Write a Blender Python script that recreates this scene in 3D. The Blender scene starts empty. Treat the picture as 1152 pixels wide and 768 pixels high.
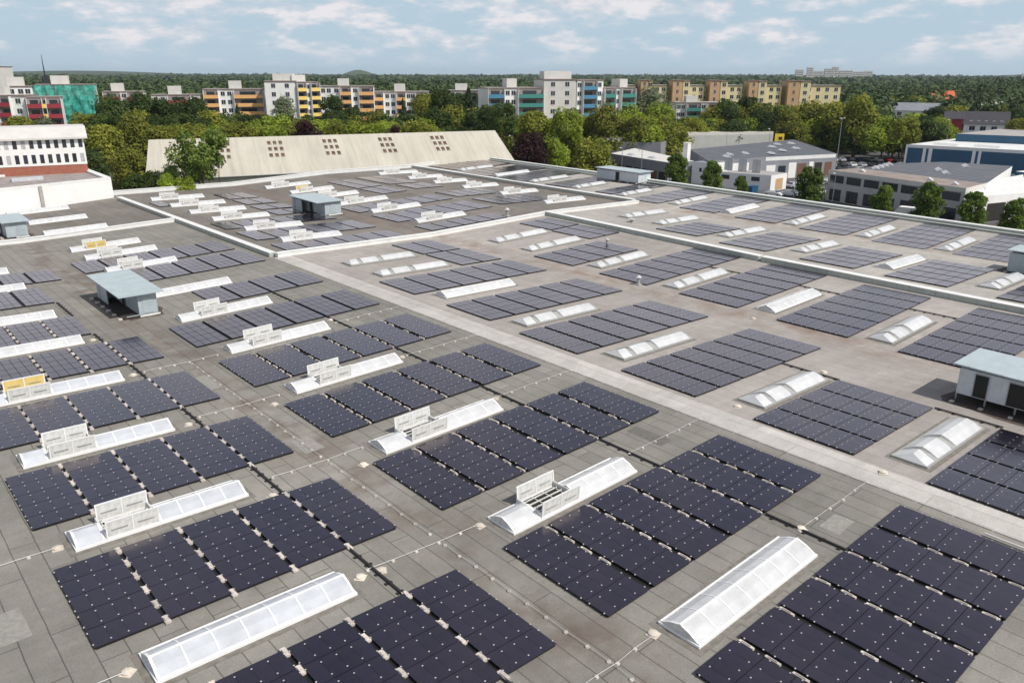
import bpy, math, random
from mathutils import Matrix, Vector
random.seed(7)
K = 0.73            # survey units to metres on the roof
ROOF = 7.3          # height of the roof datum above the street
C = bpy.context.scene.collection
def srgb(r, g, b):
    f = lambda c: (c/255/12.92) if c/255 <= 0.04045 else ((c/255+0.055)/1.055)**2.4
    return (f(r), f(g), f(b), 1)
# ------------------------------------------------------------------ materials
def nodes(name):
    m = bpy.data.materials.new(name); m.use_nodes = True
    nt = m.node_tree; p = nt.nodes['Principled BSDF']
    return m, nt, p
def N(nt, t, **kw):
    n = nt.nodes.new(t)
    for k, v in kw.items(): setattr(n, k, v)
    return n
def ramp(nt, fac, stops):
    r = N(nt, 'ShaderNodeValToRGB'); nt.links.new(fac, r.inputs[0])
    e = r.color_ramp.elements
    while len(e) < len(stops): e.new(0.5)
    for i, (p, c) in enumerate(stops):
        e[i].position = p; e[i].color = c if len(c) == 4 else (*c, 1)
    return r.outputs[0]
def mixc(nt, fac, a, b, mode='MIX'):
    n = N(nt, 'ShaderNodeMix', data_type='RGBA', blend_type=mode)
    if isinstance(fac, (int, float)): n.inputs[0].default_value = fac
    else: nt.links.new(fac, n.inputs[0])
    for s, v in ((n.inputs[6], a), (n.inputs[7], b)):
        if isinstance(v, tuple): s.default_value = v if len(v) == 4 else (*v, 1)
        else: nt.links.new(v, s)
    return n.outputs[2]
def math_(nt, op, a, b=None, clamp=False):
    n = N(nt, 'ShaderNodeMath', operation=op, use_clamp=clamp)
    for s, v in ((n.inputs[0], a), (n.inputs[1], b)):
        if v is None: continue
        if isinstance(v, (int, float)): s.default_value = v
        else: nt.links.new(v, s)
    return n.outputs[0]
def noise(nt, vec, scale, detail=3, rough=0.55):
    n = N(nt, 'ShaderNodeTexNoise'); n.inputs['Scale'].default_value = scale
    n.inputs['Detail'].default_value = detail; n.inputs['Roughness'].default_value = rough
    if vec: nt.links.new(vec, n.inputs['Vector'])
    return n.outputs[0]
def simple(name, col, rough=0.6, var=0.12, scale=2.0, metal=0, spec=0.5, bump=0, objrand=0):
    m, nt, p = nodes(name)
    col = tuple(col[:3])
    tc = N(nt, 'ShaderNodeTexCoord')
    f = noise(nt, tc.outputs['Object'], scale, 5, 0.6)
    a = tuple(max(0, c*(1-var)) for c in col); b = tuple(min(1, c*(1+var)) for c in col)
    c = ramp(nt, f, [(0.3, a), (0.7, b)])
    if objrand:
        oi = N(nt, 'ShaderNodeObjectInfo')
        v = math_(nt, 'MULTIPLY_ADD', oi.outputs['Random'], objrand); v.node.inputs[2].default_value = 1-objrand/2
        cc = N(nt, 'ShaderNodeCombineColor')
        for i in range(3): nt.links.new(v, cc.inputs[i])
        c = mixc(nt, 1.0, c, cc.outputs[0], 'MULTIPLY')
    nt.links.new(c, p.inputs['Base Color'])
    p.inputs['Roughness'].default_value = rough; p.inputs['Metallic'].default_value = metal
    p.inputs['Specular IOR Level'].default_value = spec
    if bump:
        bn = N(nt, 'ShaderNodeBump'); bn.inputs['Strength'].default_value = bump
        nt.links.new(noise(nt, tc.outputs['Object'], scale*8, 4), bn.inputs['Height']); nt.links.new(bn.outputs[0], p.inputs['Normal'])
    return m
def deck(name, c1, c2, seam, dirt, dirtamt, sheet=1.0, seamw=0.03, patch=0.25):
    """bitumen roofing felt: one metre wide sheets running along y, seams, patches and sediment in the valleys"""
    m, nt, p = nodes(name)
    g = N(nt, 'ShaderNodeNewGeometry'); pos = g.outputs['Position']
    sx = N(nt, 'ShaderNodeSeparateXYZ'); nt.links.new(pos, sx.inputs[0])
    cb = N(nt, 'ShaderNodeCombineXYZ'); nt.links.new(sx.outputs[1], cb.inputs[0]); nt.links.new(sx.outputs[0], cb.inputs[1])
    wob = noise(nt, pos, 0.35, 2)
    wv = N(nt, 'ShaderNodeVectorMath', operation='SCALE'); nt.links.new(cb.outputs[0], wv.inputs[0]); wv.inputs['Scale'].default_value = 1
    av = N(nt, 'ShaderNodeVectorMath', operation='ADD'); nt.links.new(wv.outputs[0], av.inputs[0])
    w2 = N(nt, 'ShaderNodeCombineXYZ'); nt.links.new(math_(nt, 'MULTIPLY', math_(nt, 'SUBTRACT', wob, 0.5), 0.12), w2.inputs[1]); nt.links.new(w2.outputs[0], av.inputs[1])
    bt = N(nt, 'ShaderNodeTexBrick'); nt.links.new(av.outputs[0], bt.inputs['Vector'])
    bt.inputs['Color1'].default_value = (*c1, 1); bt.inputs['Color2'].default_value = (*c2, 1); bt.inputs['Mortar'].default_value = (*seam, 1)
    bt.inputs['Scale'].default_value = 1; bt.inputs['Mortar Size'].default_value = seamw; bt.inputs['Mortar Smooth'].default_value = 0.4
    bt.inputs['Brick Width'].default_value = 7.3; bt.inputs['Row Height'].default_value = sheet; bt.offset = 0.37; bt.inputs['Bias'].default_value = 0.1
    big = noise(nt, pos, 0.09, 5, 0.6); mid = noise(nt, pos, 0.8, 6, 0.7); fine = noise(nt, pos, 14, 3, 0.7)
    def scalec(col, f, lo, hi):
        k = ramp(nt, f, [(0.25, (lo,)*3), (0.75, (hi,)*3)])
        return mixc(nt, 1.0, col, k, 'MULTIPLY')
    col = scalec(bt.outputs[0], big, 1-patch, 1+patch*0.8)
    col = scalec(col, mid, 0.86, 1.12); col = scalec(col, fine, 0.82, 1.16)
    # long streaks along the fall of the roof
    st = N(nt, 'ShaderNodeVectorMath', operation='MULTIPLY'); nt.links.new(pos, st.inputs[0]); st.inputs[1].default_value = (0.25, 1.6, 1)
    col = scalec(col, noise(nt, st.outputs[0], 0.9, 4, 0.6), 0.93, 1.07)
    # sediment where water stands: the valleys lie every 41 m
    ph = math_(nt, 'PINGPONG', math_(nt, 'SUBTRACT', sx.outputs[0], 17.8 - 41.06*4), 20.53)
    near = math_(nt, 'SUBTRACT', 1.0, math_(nt, 'DIVIDE', ph, 3.2), True)
    dm = math_(nt, 'MULTIPLY', near, ramp(nt, noise(nt, pos, 0.45, 6, 0.65), [(0.42, (0, 0, 0)), (0.72, (1, 1, 1))]))
    col = mixc(nt, math_(nt, 'MULTIPLY', dm, dirtamt, True), col, (*dirt, 1))
    dk = ramp(nt, noise(nt, pos, 0.22, 7, 0.72), [(0.56, (0, 0, 0)), (0.64, (1, 1, 1)), (0.9, (.6,)*3)])
    col = mixc(nt, math_(nt, 'MULTIPLY', dk, 0.20), col, (seam[0]*.8, seam[1]*.76, seam[2]*.72, 1))
    # a few dried puddle rims and small light specks
    sp = ramp(nt, noise(nt, pos, 2.3, 2, 0.5), [(0.71, (0, 0, 0)), (0.78, (1, 1, 1))])
    col = mixc(nt, math_(nt, 'MULTIPLY', sp, 0.22), col, (0.5, 0.47, 0.42, 1))
    nt.links.new(col, p.inputs['Base Color']); p.inputs['Roughness'].default_value = 0.9; p.inputs['Specular IOR Level'].default_value = 0.25
    bn = N(nt, 'ShaderNodeBump'); bn.inputs['Strength'].default_value = 0.35; bn.inputs['Distance'].default_value = 0.03
    nt.links.new(fine, bn.inputs['Height']); nt.links.new(bn.outputs[0], p.inputs['Normal'])
    return m
M = {}
M['deck_near'] = deck('felt_grey_green', (0.226, 0.215, 0.188), (0.262, 0.250, 0.219), (0.12, 0.114, 0.101), (0.125, 0.085, 0.065), 0.9)
M['deck_right'] = deck('felt_pale_beige', (0.345, 0.315, 0.285), (0.375, 0.343, 0.31), (0.285, 0.26, 0.235), (0.22, 0.15, 0.105), 0.9, patch=0.2)
M['deck_behind'] = deck('felt_pale_grey', (0.37, 0.35, 0.31), (0.42, 0.395, 0.355), (0.25, 0.23, 0.21), (0.25, 0.17, 0.12), 1.0, patch=0.2)
M['deck_far'] = deck('felt_dark_grey', (0.185, 0.165, 0.145), (0.22, 0.2, 0.175), (0.13, 0.115, 0.10), (0.2, 0.125, 0.09), 0.8)
M['strip'] = deck('felt_light_strip', (0.44, 0.42, 0.385), (0.52, 0.495, 0.455), (0.33, 0.31, 0.28), (0.3, 0.2, 0.15), 0.2, sheet=2.0, patch=0.15)
def panel_mat():
    m, nt, p = nodes('solar_glass')
    oi = N(nt, 'ShaderNodeObjectInfo'); tc = N(nt, 'ShaderNodeTexCoord')
    c = ramp(nt, oi.outputs['Random'], [(0.0, (0.006, 0.005, 0.012)), (1.0, (0.012, 0.010, 0.020))])
    f = noise(nt, tc.outputs['Object'], 3, 4, 0.7)
    c = mixc(nt, ramp(nt, f, [(0.45, (0, 0, 0)), (0.8, (0.08,)*3)]), c, (0.10, 0.09, 0.085, 1))
    nt.links.new(c, p.inputs['Base Color'])
    p.inputs['Roughness'].default_value = 0.17; p.inputs['IOR'].default_value = 1.6; p.inputs['Specular Tint'].default_value = (1.0, .83, .90, 1)
    p.inputs['Coat Weight'].default_value = 0.85; p.inputs['Coat IOR'].default_value = 1.6; p.inputs['Coat Roughness'].default_value = 0.2; p.inputs['Coat Tint'].default_value = (1, .92, .95, 1)
    g = N(nt, 'ShaderNodeNewGeometry')
    r = ramp(nt, noise(nt, g.outputs['Position'], 0.6, 4), [(0.3, (0.15,)*3), (0.8, (0.30,)*3)])
    nt.links.new(r, p.inputs['Roughness'])
    return m
M['panel'] = panel_mat()
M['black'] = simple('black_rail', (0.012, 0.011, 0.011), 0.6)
M['clamp'] = simple('clamp_metal', (0.52, 0.50, 0.48), 0.4, 0.1)
M['ballast'] = simple('ballast_concrete', (0.52, 0.47, 0.42), 0.85, 0.25, 6, objrand=0.35)
M['trayblack'] = simple('cable_black', (0.02, 0.018, 0.018), 0.7)
M['poly'] = simple('polycarbonate_white', (0.57, 0.575, 0.57), 0.28, 0.12, 1.3, spec=0.6, objrand=0.08)
M['poly_blue'] = simple('polycarbonate_pale', (0.50, 0.52, 0.545), 0.35, 0.12, 1.2, spec=0.5, objrand=0.15)
M['poly_dull'] = simple('polycarbonate_weathered', (0.62, 0.62, 0.59), 0.5, 0.2, 4.5, objrand=0.1)
M['poly_yellow'] = simple('polycarbonate_yellowed', (0.66, 0.50, 0.17), 0.5, 0.1, 2)
M['frame_white'] = simple('frame_white', (0.8, 0.8, 0.79), 0.4, 0.05)
M['frame_grey'] = simple('vent_sheet_grey', (0.36, 0.36, 0.34), 0.5, 0.15, 5)
M['curb'] = simple('curb_grey', (0.38, 0.36, 0.33), 0.8, 0.2, 3)
M['flashing'] = simple('flashing_felt', (0.19, 0.175, 0.15), 0.85, 0.25, 3)
M['dark_in'] = simple('dark_interior', (0.02, 0.018, 0.016), 0.8)
M['rust'] = simple('rusty_steel', (0.16, 0.08, 0.05), 0.8, 0.3, 4)
M['parapet_white'] = simple('parapet_white', (0.74, 0.74, 0.71), 0.55, 0.08, 0.8)
M['parapet_sage'] = simple('parapet_sage_sheet', (0.42, 0.45, 0.40), 0.5, 0.08, 1.5)
M['wall_factory'] = simple('factory_wall', (0.45, 0.45, 0.43), 0.7, 0.08, 0.5)
M['hut_blue'] = simple('hut_sheet_blue_grey', (0.40, 0.46, 0.48), 0.45, 0.1, 1.5)
M['hut_roof'] = simple('hut_roof_pale_green', (0.40, 0.47, 0.485), 0.45, 0.08, 1.2)
M['hut_white'] = simple('hut_wall_white', (0.58, 0.62, 0.64), 0.5, 0.08, 2)
M['concrete'] = simple('concrete', (0.42, 0.40, 0.36), 0.9, 0.2, 3, bump=0.2)
M['pit'] = simple('dark_base', (0.035, 0.026, 0.022), 0.9, 0.4, 2)  # near-black tone for the slab under each hut
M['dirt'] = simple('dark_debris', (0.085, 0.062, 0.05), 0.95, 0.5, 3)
M['patch_a'] = simple('felt_patch_dark', (0.14, 0.132, 0.115), 0.9, 0.2, 4)
M['patch_b'] = simple('felt_patch_light', (0.27, 0.258, 0.23), 0.9, 0.2, 4)
M['steel'] = simple('steel_grey', (0.35, 0.36, 0.37), 0.4, 0.1, 3, metal=0.5)
M['wire'] = simple('wire_alu', (0.55, 0.54, 0.52), 0.4, 0.1, 3)
M['cap'] = simple('vent_cap_cream', (0.62, 0.56, 0.47), 0.6, 0.15, 6, objrand=0.4)
M['asphalt'] = simple('asphalt', (0.085, 0.082, 0.08), 0.9, 0.3, 0.12)
M['pavement'] = simple('pavement_slab', (0.28, 0.23, 0.20), 0.9, 0.2, 0.4)
M['line'] = simple('road_paint', (0.7, 0.7, 0.68), 0.7)
M['glass'] = simple('window_glass', (0.03, 0.036, 0.045), 0.12, 0.3, 3, spec=0.8, objrand=0.8)
M['glass_curtain'] = simple('window_curtain', (0.42, 0.42, 0.42), 0.5, 0.2, 3)  # pale grey tone for a few curtained office panes
M['white'] = simple('render_white', (0.80, 0.79, 0.76), 0.8, 0.06, 0.5)
M['offwhite'] = simple('render_offwhite', (0.60, 0.58, 0.54), 0.8, 0.08, 0.5)
M['yellow'] = simple('render_yellow', (0.68, 0.60, 0.34), 0.8, 0.07, 0.4)
M['ochre'] = simple('ochre_tower_shade_and_door', (0.52, 0.34, 0.18), 0.8, 0.08, 0.6)  # shade of the stair towers' left faces put in as ochre; garage door too
M['bal_orange'] = simple('balcony_orange', (0.78, 0.43, 0.17), 0.7, 0.08, 2)
M['bal_yellow'] = simple('balcony_yellow', (0.80, 0.58, 0.16), 0.7, 0.08, 2)
M['bal_teal'] = simple('balcony_teal', (0.05, 0.24, 0.21), 0.7, 0.08, 2)
M['bal_blue'] = simple('balcony_blue', (0.07, 0.23, 0.36), 0.7, 0.08, 2)
M['bal_red'] = simple('balcony_red', (0.30, 0.03, 0.045), 0.7, 0.08, 2)
M['roofcap'] = simple('roof_edge_dark_red', (0.22, 0.15, 0.13), 0.7)
M['roofgrey'] = simple('flat_roof_grey', (0.36, 0.34, 0.32), 0.85, 0.15, 0.3)
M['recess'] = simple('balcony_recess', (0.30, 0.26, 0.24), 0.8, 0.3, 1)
M['brick'] = simple('brick_red', (0.33, 0.12, 0.08), 0.85, 0.15, 2)
M['bluewall'] = simple('metal_blue_wall', (0.014, 0.085, 0.16), 0.4, 0.12, 0.4)
M['greysheet'] = simple('grey_sheet', (0.25, 0.26, 0.28), 0.5, 0.12, 0.3)
M['redwall'] = simple('render_dark_red', (0.25, 0.025, 0.03), 0.7)
M['orange_tile'] = simple('roof_tile_orange', (0.55, 0.13, 0.05), 0.8)
M['signyellow'] = simple('sign_yellow', (0.75, 0.55, 0.03), 0.5)
M['dark_tile'] = simple('dark_roof_tile', (0.045, 0.042, 0.05), 0.7)
M['bark'] = simple('bark', (0.10, 0.075, 0.055), 0.9, 0.3, 3)
def hall_roof():
    m, nt, p = nodes('hall_roof_cream')
    g = N(nt, 'ShaderNodeNewGeometry'); tc = N(nt, 'ShaderNodeTexCoord')
    st = N(nt, 'ShaderNodeVectorMath', operation='MULTIPLY'); nt.links.new(tc.outputs['Object'], st.inputs[0]); st.inputs[1].default_value = (1.0, 0.06, 0.06)
    c = ramp(nt, noise(nt, st.outputs[0], 1.1, 5, 0.7), [(0.25, (0.38, 0.35, 0.285)), (0.5, (0.49, 0.46, 0.38)), (0.8, (0.56, 0.53, 0.45))])
    c = mixc(nt, ramp(nt, noise(nt, tc.outputs['Object'], 0.12, 4), [(0.45, (0, 0, 0)), (0.8, (0.5,)*3)]), c, (0.36, 0.33, 0.27, 1))
    nt.links.new(c, p.inputs['Base Color']); p.inputs['Roughness'].default_value = 0.85
    return m
M['hallroof'] = hall_roof()
def sheet_roof():
    m, nt, p = nodes('ribbed_grey_roof')
    g = N(nt, 'ShaderNodeNewGeometry')
    w = N(nt, 'ShaderNodeTexWave'); w.inputs['Scale'].default_value = 0.16; w.inputs['Distortion'].default_value = 1.5; w.inputs['Detail'].default_value = 2
    w.bands_direction = 'Y'; nt.links.new(g.outputs['Position'], w.inputs['Vector'])
    c = ramp(nt, w.outputs[0], [(0.2, (0.075, 0.08, 0.095)), (0.8, (0.12, 0.125, 0.14))])
    c = mixc(nt, ramp(nt, noise(nt, g.outputs['Position'], 0.25, 5), [(0.4, (0, 0, 0)), (0.8, (0.6,)*3)]), c, (0.17, 0.16, 0.155, 1))
    nt.links.new(c, p.inputs['Base Color']); p.inputs['Roughness'].default_value = 0.6
    return m
M['ribroof'] = sheet_roof()
def leaf(name, a, b, c, trans=0.38):
    m, nt, p = nodes(name)
    g = N(nt, 'ShaderNodeNewGeometry'); oi = N(nt, 'ShaderNodeObjectInfo')
    f = noise(nt, g.outputs['Position'], 0.28, 4, 0.7)
    col = ramp(nt, f, [(0.3, a), (0.5, b), (0.72, c)])
    v = math_(nt, 'MULTIPLY_ADD', oi.outputs['Random'], 0.5); v.node.inputs[2].default_value = 0.75
    cc = N(nt, 'ShaderNodeCombineColor')
    for i in range(3): nt.links.new(v, cc.inputs[i])
    col = mixc(nt, 1.0, col, cc.outputs[0], 'MULTIPLY')
    nt.links.new(col, p.inputs['Base Color']); p.inputs['Roughness'].default_value = 0.7; p.inputs['Specular IOR Level'].default_value = 0.2
    tr = N(nt, 'ShaderNodeBsdfTranslucent'); nt.links.new(col, tr.inputs[0])
    mx = N(nt, 'ShaderNodeMixShader'); mx.inputs[0].default_value = trans
    out = nt.nodes['Material Output']
    nt.links.new(p.outputs[0], mx.inputs[1]); nt.links.new(tr.outputs[0], mx.inputs[2]); nt.links.new(mx.outputs[0], out.inputs[0])
    return m
LEAF = {
 'g': leaf('leaves_bright', (0.146, 0.201, 0.024), (0.255, 0.328, 0.035), (0.373, 0.437, 0.054)),
 'o': leaf('leaves_olive', (0.117, 0.136, 0.022), (0.216, 0.238, 0.034), (0.334, 0.328, 0.054)),
 'd': leaf('leaves_dark', (0.031, 0.057, 0.016), (0.061, 0.098, 0.023), (0.108, 0.144, 0.033)),
 'k': leaf('needles_dark', (0.018, 0.035, 0.018), (0.033, 0.056, 0.025), (0.050, 0.077, 0.033), 0.1),
 'c': leaf('leaves_copper', (0.025, 0.010, 0.012), (0.045, 0.018, 0.020), (0.075, 0.030, 0.026)),
 's': leaf('leaves_silvery', (0.130, 0.160, 0.080), (0.200, 0.240, 0.130), (0.280, 0.310, 0.180)),
 'l': leaf('leaves_lime_tree', (0.063, 0.105, 0.016), (0.113, 0.176, 0.027), (0.201, 0.281, 0.041)),
 'w': leaf('leaves_airy', (0.092, 0.131, 0.027), (0.146, 0.211, 0.041), (0.238, 0.299, 0.061)),
}
LEAF['forest'] = leaf('leaves_forest', (0.022, 0.043, 0.016), (0.043, 0.069, 0.022), (0.088, 0.112, 0.031), 0.1)
M['grass'] = simple('grass', (0.075, 0.10, 0.03), 0.95, 0.35, 0.05)
# ------------------------------------------------------------------ mesh builder
class MB:
    def __init__(s): s.v = []; s.f = []; s.m = []
    def add(s, vs, fs, m=0, mat=None):
        o = len(s.v)
        s.v += [tuple(mat @ Vector(p)) for p in vs] if mat is not None else [tuple(p) for p in vs]
        s.f += [tuple(i+o for i in f) for f in fs]; s.m += [m]*len(fs)
        return s
    def box(s, x0, x1, y0, y1, z0, z1, m=0, mat=None):
        v = [(x0, y0, z0), (x1, y0, z0), (x1, y1, z0), (x0, y1, z0), (x0, y0, z1), (x1, y0, z1), (x1, y1, z1), (x0, y1, z1)]
        return s.add(v, [(3, 2, 1, 0), (4, 5, 6, 7), (0, 1, 5, 4), (1, 2, 6, 5), (2, 3, 7, 6), (3, 0, 4, 7)], m, mat)
    def prism(s, poly, z0, z1, m=0, mtop=None):
        a = sum(poly[i][0]*poly[(i+1) % len(poly)][1]-poly[(i+1) % len(poly)][0]*poly[i][1] for i in range(len(poly)))
        if a < 0: poly = poly[::-1]
        n = len(poly)
        zt = z1 if hasattr(z1, '__len__') else [z1]*n
        if a < 0 and hasattr(z1, '__len__'): zt = list(z1)[::-1]
        v = [(p[0], p[1], z0) for p in poly] + [(p[0], p[1], zt[i]) for i, p in enumerate(poly)]
        s.add(v, [(i, (i+1) % n, n+(i+1) % n, n+i) for i in range(n)] + [tuple(range(n))[::-1]], m)
        o = len(s.v)-2*n
        s.f.append(tuple(o+n+i for i in range(n))); s.m.append(m if mtop is None else mtop)
        return s
    def quad(s, a, b, c, d, m=0): return s.add([a, b, c, d], [(0, 1, 2, 3)], m)
    def tube(s, pts, rads, n=6, m=0, cap=True):
        o = len(s.v); pts = [Vector(p) for p in pts]
        for i, p in enumerate(pts):
            d = (pts[min(i+1, len(pts)-1)]-pts[max(i-1, 0)]).normalized()
            a = d.cross(Vector((0, 0, 1)) if abs(d.z) < 0.9 else Vector((1, 0, 0))).normalized(); b = d.cross(a)
            for k in range(n):
                t = 2*math.pi*k/n; q = p+(a*math.cos(t)+b*math.sin(t))*rads[i]; s.v.append(tuple(q))
        for i in range(len(pts)-1):
            for k in range(n):
                s.f.append((o+i*n+k, o+i*n+(k+1) % n, o+(i+1)*n+(k+1) % n, o+(i+1)*n+k)); s.m.append(m)
        if cap:
            s.f.append(tuple(o+k for k in range(n))); s.m.append(m)
            e = o+(len(pts)-1)*n; s.f.append(tuple(e+k for k in range(n))[::-1]); s.m.append(m)
        return s
    def mesh(s, name, mats):
        me = bpy.data.meshes.new(name); me.from_pydata(s.v, [], s.f); me.update()
        for m in mats: me.materials.append(M[m] if isinstance(m, str) else m)
        if s.m: me.polygons.foreach_set('material_index', s.m)
        return me
def put(name, me, parent=None, loc=(0, 0, 0), rot=(0, 0, 0), scale=(1, 1, 1)):
    o = bpy.data.objects.new(name, me); C.objects.link(o)
    o.parent = parent; o.location = loc; o.rotation_euler = rot; o.scale = scale
    return o
def thing(name, label, cat, loc=(0, 0, 0), rot=(0, 0, 0), group=None, me=None, kind=None):
    o = put(name, me, None, loc, rot); o['label'] = label; o['category'] = cat
    if group: o['group'] = group
    if kind: o['kind'] = kind
    return o
def structure(name, me, loc=(0, 0, 0)):
    o = put(name, me, None, loc); o['kind'] = 'structure'; return o
# ------------------------------------------------------------------ roof geometry
VAL, PER, AMP = 17.8, 41.06, 0.24
def zr(x):
    ph = ((x-VAL)/PER) % 1.0
    return ROOF + AMP*(4*min(ph, 1-ph)-1)
def slope(x): return math.atan((zr(x+0.3)-zr(x-0.3))/0.6)
ORD = ['first', 'second', 'third', 'fourth', 'fifth', 'sixth', 'seventh', 'eighth', 'ninth', 'tenth', 'eleventh', 'twelfth', 'thirteenth']
# outline helpers: right edge and back edge of the roof, metres
def xr(y): return 156.2*K + 0.0617*y - 0.2 + 2.0*K*0
def yb(x): return 193.2*K + 0.0823*x
fact = thing('factory_building', 'vast flat roofed factory hall carrying the solar arrays, whole foreground', 'factory')
def deck_part(name, mat, x0, x1, y0f, y1f, raise_=0.0):
    xs = sorted({x0, x1} | {VAL+PER/2*i for i in range(-3, 9) if x0 < VAL+PER/2*i < x1})
    b = MB()
    for a, c in zip(xs, xs[1:]):
        b.add([(a, y0f(a), zr(a)+raise_), (c, y0f(c), zr(c)+raise_), (c, y1f(c), zr(c)+raise_), (a, y1f(a), zr(a)+raise_)], [(0, 1, 2, 3)])
    return put(name, b.mesh(name, [mat]), fact)
X_S0, X_S1 = 50.4*K, 53.1*K
yP0 = lambda x: (112.8 + 0.012*(x/K-50.5))*K
yPL = lambda x: 153.5*K
cst = lambda v: (lambda x: v)
deck_part('roof_deck', 'deck_near', -40, X_S0, cst(-25), lambda x: 112.8*K if x > 30 else 112.8*K)
deck_part('roof_deck', 'deck_near', -40, X_S0, cst(112.8*K), yPL)
deck_part('roof_deck', 'deck_far', -40, X_S0, yPL, cst(205*K))
deck_part('roof_deck', 'strip', X_S0, X_S1, cst(-25), yP0)
deck_part('roof_deck', 'deck_right', X_S1, 105.6*K, cst(-25), yP0)
# behind the long parapet up to the right edge (the edge runs slightly askew)
b = MB()
xs = [105.6*K, VAL+PER*1.5, VAL+PER*2.0]
for a, c in zip(xs, xs[1:]): b.add([(a, -25, zr(a)), (c, -25, zr(c)), (c, yP0(c), zr(c)), (a, yP0(a), zr(a))], [(0, 1, 2, 3)])
a = xs[-1]; e0, e1 = xr(-25), xr(yP0(119))
b.add([(a, -25, zr(a)), (e0, -25, zr(e0)), (e1, yP0(e1), zr(e1)), (a, yP0(a), zr(a))], [(0, 1, 2, 3)])
put('roof_deck', b.mesh('roof_deck', ['deck_behind']), fact)
deck_part('roof_deck', 'deck_far', X_S0, 137.3*K, yP0, yb)
b = MB(); a = 137.3*K
ee0, ee1 = xr(yP0(119)), xr(yb(122))
b.add([(a, yP0(a), zr(a)), (ee0, yP0(ee0), zr(ee0)), (ee1, yb(ee1), zr(ee1)), (a, yb(a), zr(a))], [(0, 1, 2, 3)])
put('roof_deck', b.mesh('roof_deck', ['deck_behind']), fact)
# dark seam beside the pale strip
b = MB()
for i in range(60):
    y0 = -20+i*1.7
    if y0 > 80: break
    b.box(X_S0-0.12, X_S0+0.03, y0, y0+1.55, zr(X_S0)-0.01, zr(X_S0)+0.035)
put('joint_strip', b.mesh('joint', ['curb']), fact)
# outer walls
b = MB(); xe0 = xr(-25); xe1 = xr(yb(122))
b.quad((xe0, -25, 0), (xe1, yb(xe1), 0), (xe1, yb(xe1), 6.6), (xe0, -25, 6.6))
b.quad((xe1, yb(xe1), 0), (-40, yb(-40), 0), (-40, yb(-40), 6.6), (xe1, yb(xe1), 6.6))
b.quad((-40, -25, 0), (xe0, -25, 0), (xe0, -25, 6.6), (-40, -25, 6.6))
put('wall', b.mesh('wall', ['wall_factory']), fact)
def parapet(p0, p1, w, h, mside, mtop, n=1, name='parapet', ribs=0):
    """low upstand from p0 to p1 following the roof"""
    p0 = Vector(p0); p1 = Vector(p1); d = (p1-p0); L = d.length; d.normalize(); nrm = Vector((-d.y, d.x))
    b = MB(); ts = sorted({0, L} | {t for t in (((VAL+PER/2*i)-p0.x)/d.x for i in range(-3, 9)) if 0 < t < L}) if abs(d.x) > 1e-3 else [0, L]
    for t0, t1 in zip(ts, ts[1:]):
        a = p0+d*t0; c = p0+d*t1
        q = [a-nrm*w/2, c-nrm*w/2, c+nrm*w/2, a+nrm*w/2]; zz = [zr(a.x), zr(c.x), zr(c.x), zr(a.x)]
        v = [(q[i].x, q[i].y, zz[i]-0.3) for i in range(4)] + [(q[i].x, q[i].y, zz[i]+h) for i in range(4)]
        b.add(v, [(0, 1, 5, 4), (1, 2, 6, 5), (2, 3, 7, 6), (3, 0, 4, 7)], 0)
        q2 = [a-nrm*(w/2+.05), c-nrm*(w/2+.05), c+nrm*(w/2+.05), a+nrm*(w/2+.05)]
        v = [(q2[i].x, q2[i].y, zz[i]+h+.003) for i in range(4)] + [(q2[i].x, q2[i].y, zz[i]+h+.06) for i in range(4)]
        b.add(v, [(3, 2, 1, 0), (4, 5, 6, 7), (0, 1, 5, 4), (1, 2, 6, 5), (2, 3, 7, 6), (3, 0, 4, 7)], 1)
    if ribs:
        k = int(L/ribs)
        for i in range(k):
            a = p0+d*(i+.5)*ribs; mt = Matrix.Translation((a.x, a.y, zr(a.x))) @ Matrix.Rotation(math.atan2(d.y, d.x), 4, 'Z')
            b.box(-.02, .02, -w/2-.025, w/2+.025, 0, h, 2, mt)
    o = put(name, b.mesh(name, [mside, mtop, 'frame_grey']), fact); return o
k2 = lambda x, y: (x*K, y*K)
parapet(k2(50.9, 112.8), k2(137.2, 114.0), 0.75, 0.42, 'parapet_white', 'parapet_white')
parapet(k2(50.6, 113.6), k2(50.3, 190.2), 0.7, 0.45, 'parapet_sage', 'parapet_white', ribs=1.2)
parapet(k2(-45, 153.2), k2(50.0, 154.4), 0.7, 0.45, 'parapet_white', 'parapet_white')
parapet(k2(108.6, 113.2), k2(105.4, 63), 0.8, 0.5, 'parapet_sage', 'parapet_white', ribs=1.2)
parapet(k2(105.4, 62.6), k2(103.6, -20), 0.8, 0.5, 'parapet_sage', 'parapet_white', ribs=1.2)
parapet(k2(137.2, 115.0), k2(138.6, 204.0), 0.8, 0.5, 'parapet_sage', 'parapet_white', ribs=1.2)
parapet(k2(-45, 190.8), k2(168.6, 208.4), 0.9, 0.55, 'parapet_white', 'parapet_white')
parapet((xr(-25)-.4, -25), (xr(151)-.4, 151), 0.85, 0.55, 'parapet_sage', 'parapet_white', ribs=1.2)
parapet((xr(-25)-1.25, -25), (xr(151)-1.25, 151), 0.5, 0.2, 'frame_grey', 'parapet_sage', name='edge_gutter')
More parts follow.
